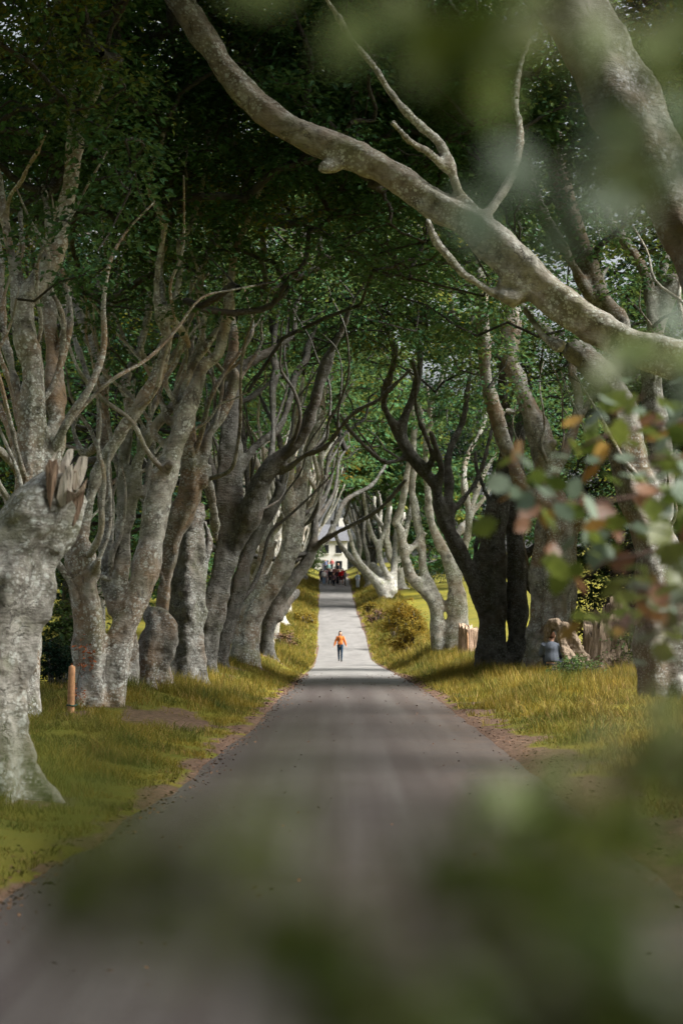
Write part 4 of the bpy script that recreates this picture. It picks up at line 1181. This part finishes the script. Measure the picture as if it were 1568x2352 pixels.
for k, (px, py, d) in enumerate(((868, 1405, 150), (850, 1392, 165), (655, 1440, 120), (700, 1400, 150))):
    shrub('grass_tussock', ['pink-brown seeding grass clump below the white far trees', 'dry seeding grass clump nearer the far right road edge', 'golden seeding grass clump on the left verge above the dead log', 'pale dry weed clump far up the left verge'][k],
          'grass clump', px, py, d, 1.6, .9, 30, .16, [LITTER, LEAF_GOLD][k % 2], 26, 20 + k, (.2, .4))

# ivy with orange leaves climbing the pale beech
ivy = empty('creeper', tuple(P(185, 1640, 29.2)), label='orange-leaved creeper climbing the foot of the pale beech by the post', category='creeper')
LEAF_ORANGE = leaf_material('orange_leaves', (.22, .07, .03), (.38, .14, .06), (.40, .17, .05), .5, .25, 2)
r0 = np.random.default_rng(33)
pts = [P(x, y, 29.15) for x, y in ((180, 1640), (176, 1600), (180, 1560), (186, 1530), (182, 1500), (180, 1470))]
link('stem', MB().tube(pts, [.012, .011, .010, .008, .007, .005], 6, res=20).mesh('stem'), ivy, BARK, tone=.5, warm=1.0)
C = np.array([P(x + r0.normal(0, 5), y, 29.1) for x, y in ((200, 1500), (205, 1490), (183, 1478), (198, 1515), (186, 1540), (196, 1530), (184, 1600), (180, 1620), (192, 1640), (230, 1640), (186, 1580))])
V, F = leaf_geo(C, np.full(len(C), .10), 16, .055, r0, tilt=1.2, flat=.8)
link('leaves', mesh_np('leaves', V, F), ivy, LEAF_ORANGE, kind='stuff')

# ------------------------------------------------------------------ white house closing the view
WHITE = simple('white_render', (.80, .79, .76), .85, .04, 3); SLATE = simple('slate', (.10, .105, .12), .6, .25, 5); DARKGLASS = simple('dark_window', (.02, .022, .025), .15, .1, 3, .5)
hx, hy = -3.6, 312.0; hz = float(H(hx, hy)) - .3
house = empty('house', (hx, hy, hz), label='white-walled house showing between the trees at the end of the lane', category='house')
link('wall', MB().box((hx, hy + 3, hz + 2.7), (9, 6, 5.4)).mesh('wall', False), house, WHITE)
V = np.array([(hx - 4.8, hy - .35, hz + 5.3), (hx + 4.8, hy - .35, hz + 5.3), (hx + 4.8, hy + 6.35, hz + 5.3), (hx - 4.8, hy + 6.35, hz + 5.3), (hx - 4.8, hy + 3, hz + 8), (hx + 4.8, hy + 3, hz + 8)])
rf = link('roof', mesh_np('roof', V, np.array([(0, 1, 5), (0, 5, 4), (2, 3, 4), (2, 4, 5), (0, 4, 3), (1, 2, 5), (0, 3, 2), (0, 2, 1)])), house, SLATE)
link('chimney', MB().box((hx + 3.6, hy + 3, hz + 8.2), (.9, .9, 1.6)).mesh('chimney', False), rf, WHITE)
for wx_ in (-3.2, -1.1, 1.1, 3.2):
    for wz in (1.2, 3.7):
        if wz < 2 and wx_ == 1.1: continue
        w_ = link('window', MB().box((hx + wx_, hy - .02, hz + wz + .3), (1.0, .08, 1.3)).mesh('window', False), house, DARKGLASS)
        link('sill', MB().box((hx + wx_, hy - .08, hz + wz - .40), (1.2, .2, .09)).mesh('sill', False), w_, WHITE)
link('door', MB().box((hx + 1.1, hy - .02, hz + 1.2), (1.0, .1, 2.1)).mesh('door', False), house, SLATE)

# ------------------------------------------------------------------ people
SKIN = simple('skin', (.48, .28, .2), .6, .1)
_cl = {}
def cloth(col):
    if col not in _cl: _cl[col] = simple('cloth', col, .9, .22, 60, .1)
    return _cl[col]
def person(label, loc, rz, h=1.68, stride=.12, swing=.18, top=(.5, .5, .5), legs=(.05, .06, .1), shoes=(.02, .02, .02), hair=(.04, .025, .018), long_hair=False, voxel=.02,
           puff=.02, seated=False, extra=None, arms=.10, shorts=False, group=None, seed=0):
    k = h / 1.68
    root = empty('person', loc, label=label, category='person')
    if group: root['group'] = group
    root.rotation_euler = (0, 0, rz)
    A = np.array
    hip = .93
    def part(name, segs, vx, mat, sm=2, balls=()):
        mb = MB()
        for p, r in segs: mb.tube(A(p) * k, A(r) * k, 12, res=max(6, 3 * len(p)))
        for c_, r_ in balls: mb.ball(A(c_) * k, A(r_) * k * np.ones(3), 12)
        V, F, NR = remesh(*mb.arrays(), vx, sm)
        return link(name, submesh(name, V, F), root, mat, False)
    dz = 0
    if seated: dz = -.80
    z = lambda v: v + dz
    legsegs, feet, shin = [], [], []
    for s in (-1, 1):
        if seated:
            K_ = (s * .20, -.42, .34); An = (s * .14, -.62, .07)
        else:
            K_ = (s * .095, -s * stride * .55 - .02, .50); An = (s * .085, -s * stride, .09 + (.03 if s * stride < 0 else 0))
        legsegs.append(([(s * .09, 0, z(.92)), tuple((A((s * .095, 0, z(.88))) + A(K_)) / 2 + A((0, -.01, 0))), K_, tuple(A(K_) * .5 + A(An) * .5 + A((0, .02, 0))), An], [.095, .080, .058, .056, .038]))
        feet.append(([tuple(A(An) + A((0, .035, -.04))), tuple(A(An) + A((0, -.06, -.05))), tuple(A(An) + A((s * .01, -.15, -.06)))], [.042, .040, .03]))
    torso = ([(0, 0, z(.86)), (0, 0, z(.98)), (0, -.005, z(1.12)), (0, -.01, z(1.28)), (0, 0, z(1.39)), (0, 0, z(1.45))], [.135, .14, .118, .145, .11, .055])
    armsegs, hands = [], []
    for s in (-1, 1):
        sh = A((s * .17, 0, z(1.385))); el = A((s * (.20 + arms * .9), s * swing * .5 + .02, z(1.12))); wr = A((s * (.20 + arms * 1.7), s * swing - .05, z(.89)))
        if seated: el = A((s * .26, -.10, .34)); wr = A((s * .2, -.34, .36))
        armsegs.append(([tuple(sh), tuple((sh + el) / 2), tuple(el), tuple((el + wr) / 2), tuple(wr)], [.058, .048, .042, .038, .028]))
        dv = norm(wr - el); pm = wr + dv * .07
        sd = np.cross(dv, (0, 1, 0)); sd = norm(sd); fwd = A((0, 1., 0))
        hands.append(([tuple(wr), tuple(pm)], [.026, .034]))
        for f, (o_, l_) in enumerate(((-.026, .065), (-.009, .078), (.009, .074), (.025, .058))):
            b0 = pm + fwd * o_; hands.append(([tuple(b0), tuple(b0 + dv * l_ * .55), tuple(b0 + dv * l_ - sd * s * .02)], [.011, .010, .008]))
        hands.append(([tuple(wr + dv * .02 - fwd * .02), tuple(wr + dv * .06 - fwd * .05), tuple(wr + dv * .095 - fwd * .052)], [.013, .011, .009]))
    neck = ([(0, 0, z(1.40)), (0, -.01, z(1.50))], [.055, .052])
    head = ([(0, -.012, z(1.475)), (0, -.018, z(1.52)), (0, -.008, z(1.58)), (0, 0, z(1.64)), (0, .004, z(1.675))], [.048, .070, .086, .082, .045])
    nose = ([(0, -.085, z(1.585)), (0, -.108, z(1.555))], [.010, .015])
    ears = [((s * .086, 0, z(1.575)), (.012, .02, .03)) for s in (-1, 1)]
    part('body', [torso, neck, head, nose] + armsegs + legsegs + hands + feet, voxel * .8, SKIN, 1, ears)
    up = 1.012
    if shorts: part('shorts', [(p[:3], [r_ * 1.18 + .012 for r_ in r[:3]]) for p, r in legsegs] + [([(0, 0, z(.88)), (0, 0, z(1.02))], [.145, .135])], voxel, cloth(legs))
    else: part('trousers', [(p, [r_ * 1.06 + .012 for r_ in r]) for p, r in legsegs] + [([(0, 0, z(.88)), (0, 0, z(1.02))], [.145, .132])], voxel, cloth(legs))
    ts = ([(0, 0, z(.97)), (0, -.005, z(1.06)), (0, -.01, z(1.2)), (0, -.01, z(1.31)), (0, 0, z(1.405)), (0, 0, z(1.45))], [.145 + puff, .15 + puff * 1.4, .14 + puff, .155 + puff, .115 + puff, .06])
    part('top', [ts] + [(p[:5], [r_ * 1.1 + .010 + puff * .8 for r_ in r[:4]] + [r[4] + .012]) for p, r in armsegs], voxel, cloth(top))
    part('shoes', [(p, [r_ + .010 for r_ in r]) for p, r in feet] + [([p[3], p[4]], [.055, .048]) for p, r in legsegs][: 2 if extra == 'boots' else 0], voxel, cloth(shoes))
    hs = [([(0, .03, z(1.545)), (0, .022, z(1.60)), (0, .014, z(1.655)), (0, .008, z(1.69))], [.078, .090, .084, .04])]
    if long_hair:
        hs += [([(s * .072, .01, z(1.62)), (s * .088, -.01, z(1.54)), (s * .085, -.045, z(1.44)), (s * .075, -.10, z(1.33))], [.03, .032, .032, .022]) for s in (-1, 1)]
        hs += [([(-.07, -.10, z(1.40)), (-.075, -.145, z(1.30)), (-.07, -.15, z(1.20))], [.03, .04, .02])]
    part('hair', hs, voxel, cloth(hair))
    return root, k, z, part

wx = P(781, 1523, 111.0)
root, k, z, part = person('woman in orange sweater and dark blue jeans walking down the middle of the lane', (wx[0], 111.0, float(zr(111)) + .045), 0, 1.66, .14, .10, (.42, .125, .03), (.012, .03, .055), (.008, .008, .008), (.16, .085, .05),
                          True, .015, .024, extra='boots', arms=.11)
root.scale = (.86, .92, 1)
part('cap', [([(0, 0, z(1.655)), (0, .002, z(1.69)), (0, .004, z(1.712))], [.093, .082, .04])], .012, cloth((.010, .009, .009)))
for s in (-1, 1):
    link('eye', MB().ball((s * .032 * k, -.083 * k, z(1.585) * k), .012 * k, 8).mesh('eye'), root, cloth((.01, .01, .01)), False)
link('mouth', MB().ball((0, -.082 * k, z(1.525) * k), (.024 * k, .008 * k, .006 * k), 8).mesh('mouth'), root, cloth((.30, .06, .05)), False)
part('bag', [([(-.13, -.12, z(1.0)), (-.10, -.16, z(1.04)), (-.06, -.17, z(1.02))], [.05, .06, .045])], .014, cloth((.35, .12, .04)))

CR = 'people standing on the far rise'
W_, B_, R_ = (.75, .72, .72), (.018, .018, .022), (.55, .02, .02)
crowd = [(738, 216, (.03, .03, .05), (.02, .025, .05), 'person in dark navy at the left end of the crowd', dict(rz=3.1)),
         (744, 213, W_, (.18, .25, .36), 'person in white top and light jeans seen from behind in the crowd', dict(rz=3.1)),
         (750, 217, (.62, .35, .38), (.35, .25, .25), 'person in pale pink beside the white-topped one', dict(rz=3.0)),
         (758, 213, B_, (.015, .015, .018), 'tall figure all in black in the middle of the crowd', dict(rz=0.3, h=1.78)),
         (766, 210, (.10, .06, .075), (.02, .02, .03), 'person in patterned dark top and white shoes at the front of the crowd', dict(rz=0, h=1.5, shoes=W_)),
         (768, 221, (.42, .18, .16), (.06, .05, .05), 'person in faded red shirt standing behind the crowd', dict(rz=2.8, h=1.75)),
         (775, 214, (.05, .03, .04), (.012, .014, .018), 'person in maroon-black jacket right of the patterned top', dict(rz=.4)),
         (783, 214, R_, (.10, .03, .04), 'person in bright red top with bare legs at the right of the crowd', dict(rz=.5, shorts=True)),
         (787, 217, (.60, .04, .04), (.04, .03, .03), 'second bright red top, standing just behind the first', dict(rz=2.5, shorts=True, shoes=W_)),
         (792, 212, (.12, .12, .13), (.08, .065, .05), 'person in grey jacket at the right end of the crowd', dict(rz=1.2)),
         (754, 244, (.18, .30, .30), (.03, .03, .04), 'small figure in teal further up the lane behind the crowd', dict(rz=0)),
         (777, 240, (.02, .02, .025), (.02, .02, .02), 'small dark figure further up the lane behind the crowd', dict(rz=0)),
         (747, 262, (.10, .12, .2), (.02, .03, .06), 'distant figure in blue at the crest of the lane', dict(rz=0)),
         (762, 268, (.35, .1, .1), (.03, .03, .03), 'distant figure in dull red at the crest of the lane', dict(rz=0))]
for i, (px, d, tp, lg, lab, kw) in enumerate(crowd):
    c = P(px, 1340, d)
    z_ = float(zr(d)) + .05
    person(lab, (c[0], d, z_), kw.pop('rz', 0), kw.pop('h', 1.66), [.10, -.08, .04, .14][i % 4], [.1, -.12, .05][i % 3], tp, lg, kw.pop('shoes', (.03, .03, .03)), [(.03, .02, .015), (.10, .06, .03), (.02, .018, .018)][i % 3],
           i % 2 == 0, .05, .012, arms=[.03, .06, .02][i % 3], group=CR, **kw)
c = P(821, 1322, 206)
person('person in pale blue standing on the far right verge by the grey trunk', (c[0], 206, float(H(c[0], 206)) + .01), .4, 1.65, .05, .05, (.42, .50, .58), (.45, .5, .56), (.05, .05, .05), (.02, .018, .016), False, .042, .015, arms=.02)
c = P(1266, 1520, 48.6)
person('seated person in grey-blue shirt half hidden behind the splintered stump', (c[0], c[1], float(H(c[0], c[1])) + .14), 2.9, 1.72, .1, 0, (.15, .17, .21), (.05, .06, .09), (.03, .03, .03), (.10, .05, .03), False, .02, .02, seated=True)

# ------------------------------------------------------------------ leafy shrub beside the viewer: twigs hang into the view
def leaf_outline():
    o = [(0, 0), (.16, .10), (.22, .27), (.36, .22), (.46, .40), (.60, .26), (.74, .28), (.84, .13), (1, 0)]
    V = [(x, y, .10 * abs(y)) for x, y in o] + [(x, -y, .10 * abs(y)) for x, y in o[1:-1]] + [(.3, 0, -.02), (.65, 0, -.02)]
    n = len(o)
    lo = [0] + list(range(n, n + n - 2)) + [n - 1]
    a, b = 2 * n - 2, 2 * n - 1
    F = []
    for up in (list(range(n)), lo):
        for i in range(n - 1):
            c_ = a if i < 4 else b
            t = (up[i], up[i + 1], c_)
            F.append(t if up is not lo else t[::-1])
        F.append((up[4], b, a) if up is not lo else (up[4], a, b))
    return np.array(V, float), np.array(F)
LV, LF = leaf_outline()
def leaf_colour(name, a, b, tr=.3, spec=.5):
    M = Mat(name); r = M.n('ObjectInfo').outputs['Random']; isl = M.n('NewGeometry').outputs['Random Per Island']
    f = M.math('FRACT', M.math('ADD', r, isl))
    c = M.mix(f, a, b)
    c = M.mix(M.ramp(M.noise(M.pos(), 60, 3), .45, .7, 0, .5), c, tuple(q * .5 for q in a))
    s = M.bsdf(c, .38, None, spec); t = M.n('BsdfTranslucent', i_Color=c)
    mx = M.n('MixShader', i_0=tr); M.t.links.new(s.outputs[0], mx.inputs[1]); M.t.links.new(t.outputs[0], mx.inputs[2])
    return M.done(mx)
PALE = leaf_colour('shrub_leaf_pale', (.26, .34, .13), (.42, .50, .24), .5)
DIM = leaf_colour('shrub_leaf_olive', (.05, .08, .014), (.11, .14, .028), .4)
LC = [leaf_colour('shrub_leaf_green', (.10, .15, .025), (.21, .25, .05), .45), leaf_colour('shrub_leaf_bluegreen', (.17, .24, .17), (.32, .40, .32)),
      leaf_colour('shrub_leaf_orange', (.36, .17, .045), (.48, .32, .09)), leaf_colour('shrub_leaf_red', (.20, .09, .05), (.30, .15, .08))]
lm = [mesh_np('leaf', LV, LF, True, [m]) for m in LC]
TWIG = simple('twig_bark', (.10, .06, .05), .8, .3, 50)
bush = empty('foreground_shrub', (1.95, 5.5, float(H(1.95, 5.5))), label='leafy autumn shrub whose green, orange and red leaves reach in from the right', category='shrub')
r0 = np.random.default_rng(41)
base = np.array((1.95, 5.5, float(H(1.95, 5.5)) - .1))
tw = [([(1720, 1085, 5.6), (1568, 1118, 5.5), (1450, 1142, 5.4), (1340, 1155, 5.4), (1250, 1140, 5.3), (1165, 1065, 5.3)], 58, 60),
      ([(1720, 960, 5.8), (1580, 965, 5.8), (1470, 985, 5.7), (1390, 1000, 5.6), (1310, 1040, 5.6)], 58, 56),
      ([(1720, 1240, 5.3), (1580, 1245, 5.3), (1480, 1270, 5.2), (1390, 1290, 5.2), (1340, 1330, 5.2)], 58, 58),
      ([(1720, 1400, 5.5), (1590, 1420, 5.4), (1500, 1410, 5.4), (1430, 1440, 5.3), (1350, 1400, 5.3)], 46, 56),
      ([(1720, 1330, 5.0), (1600, 1330, 4.9), (1520, 1360, 4.9), (1450, 1350, 4.9)], 38, 58),
      ([(1740, 1120, 4.9), (1620, 1060, 4.9), (1540, 1050, 4.8), (1450, 1060, 4.8)], 40, 58)]
for pts, n, size in tw:
    q = np.array([P(*a) for a in pts])
    q = catmull(q, 26)
    src = np.array([base, base + (.03, 0, .5), base * .5 + q[0] * .5 + (.1, 0, .1)])
    full = catmull(np.vstack([src, q]), 40)
    link('twig', MB().tube(full, np.linspace(.018, .0042, 40), 6).mesh('twig'), bush, TWIG)
    for j in range(n):
        u = r0.uniform(.10, 1); i = int(u * 25)
        t = norm(q[min(i + 1, 25)] - q[max(i - 1, 0)])
        c = q[i] + r0.normal(0, .06, 3) * (1, 1.6, 1.0)
        warm = r0.uniform() < .24
        m = lm[(2 if r0.uniform() < .62 else 3) if warm else (1 if r0.uniform() < .36 else 0)]
        lf = link('leaf', m, bush)
        s = size * 6.2 / FPX * r0.uniform(.7, 1.3)
        lf.location = Vector(c)
        lf.rotation_euler = (r0.normal(0, .7) + .5, r0.normal(.2, .6), r0.uniform(0, 6.28))
        lf.scale = (s, s, s)

def near_branch(label, path, rootp, n, size, spread, mats, seed, name='foreground_branch'):
    r0 = np.random.default_rng(seed)
    q = catmull(np.array([P(*a) for a in path]), 30)
    rootp = np.array(rootp, float)
    full = catmull(np.vstack([rootp, rootp * .6 + q[0] * .4 + (.03, 0, .02), q]), 40)
    root = empty(name, tuple(rootp), label=label, category='shrub')
    link('twig', MB().tube(full, np.linspace(.007, .0012, 40), 6).mesh('twig'), root, TWIG)
    for mi, m in enumerate(mats):
        Vs, Fs = [], []
        for j in range(n // len(mats)):
            i = r0.integers(1, 30)
            d = q[i, 1]
            c = q[i] + r0.normal(0, 1, 3) * spread * d / FPX * np.array((1, .6, 1))
            R = np.array(Matrix.Rotation(r0.uniform(0, 6.28), 3, 'Z') @ Matrix.Rotation(r0.normal(.3, .8), 3, 'Y') @ Matrix.Rotation(r0.normal(0, .8), 3, 'X'))
            Vs.append((LV * size * r0.uniform(.7, 1.3)) @ R.T + c); Fs.append(LF + j * len(LV))
        link('foliage', mesh_np('foliage', np.vstack(Vs), np.vstack(Fs), True), root, m, kind='stuff')
near_branch('blurred dark green leaves hanging close before the lens along the bottom', [(1620, 1880, .52), (1400, 2010, .50), (1150, 2130, .48), (850, 2110, .46), (560, 2030, .45), (330, 1950, .44), (180, 1900, .44)],
            (.30, .50, float(zr(1)) + .03), 96, .021, 85, [DIM, LC[0]], 51)
near_branch('blurred darker leaves low in the bottom right before the lens', [(1640, 2360, .50), (1300, 2330, .47), (1000, 2300, .45), (760, 2270, .44)], (.28, .46, float(zr(1)) + .03), 70, .022, 95, [DIM], 52)
near_branch('blurred olive leaves at the right edge before the lens', [(1690, 1560, 1.15), (1570, 1680, 1.1), (1470, 1780, 1.05), (1350, 1790, 1.0), (1230, 1720, 1.0)], (.45, 1.15, float(zr(1)) + .03), 54, .032, 80, [LC[0], PALE], 53)
near_branch('blurred pale green leaves in the upper right corner before the lens', [(1700, 420, 1.05), (1560, 330, 1.0), (1440, 340, 1.0), (1330, 390, .95), (1240, 400, .95)], (.5, 1.1, float(zr(1)) + .03), 30, .034, 60, [PALE, LC[1]], 54)
near_branch('blurred green leaves along the top edge before the lens', [(1700, 60, .95), (1540, 50, .92), (1400, 20, .9), (1250, 40, .9), (1120, 60, .88), (950, 10, .88), (860, -10, .88)], (.52, .98, float(zr(1)) + .03), 34, .034, 60, [PALE, LC[0]], 55)
near_branch('blurred pale leaf spray before the big diagonal limb at the right', [(1720, 950, 1.5), (1600, 890, 1.45), (1500, 850, 1.4), (1440, 830, 1.4)], (.55, 1.6, float(zr(1)) + .03), 18, .036, 45, [PALE, LC[1]], 56)
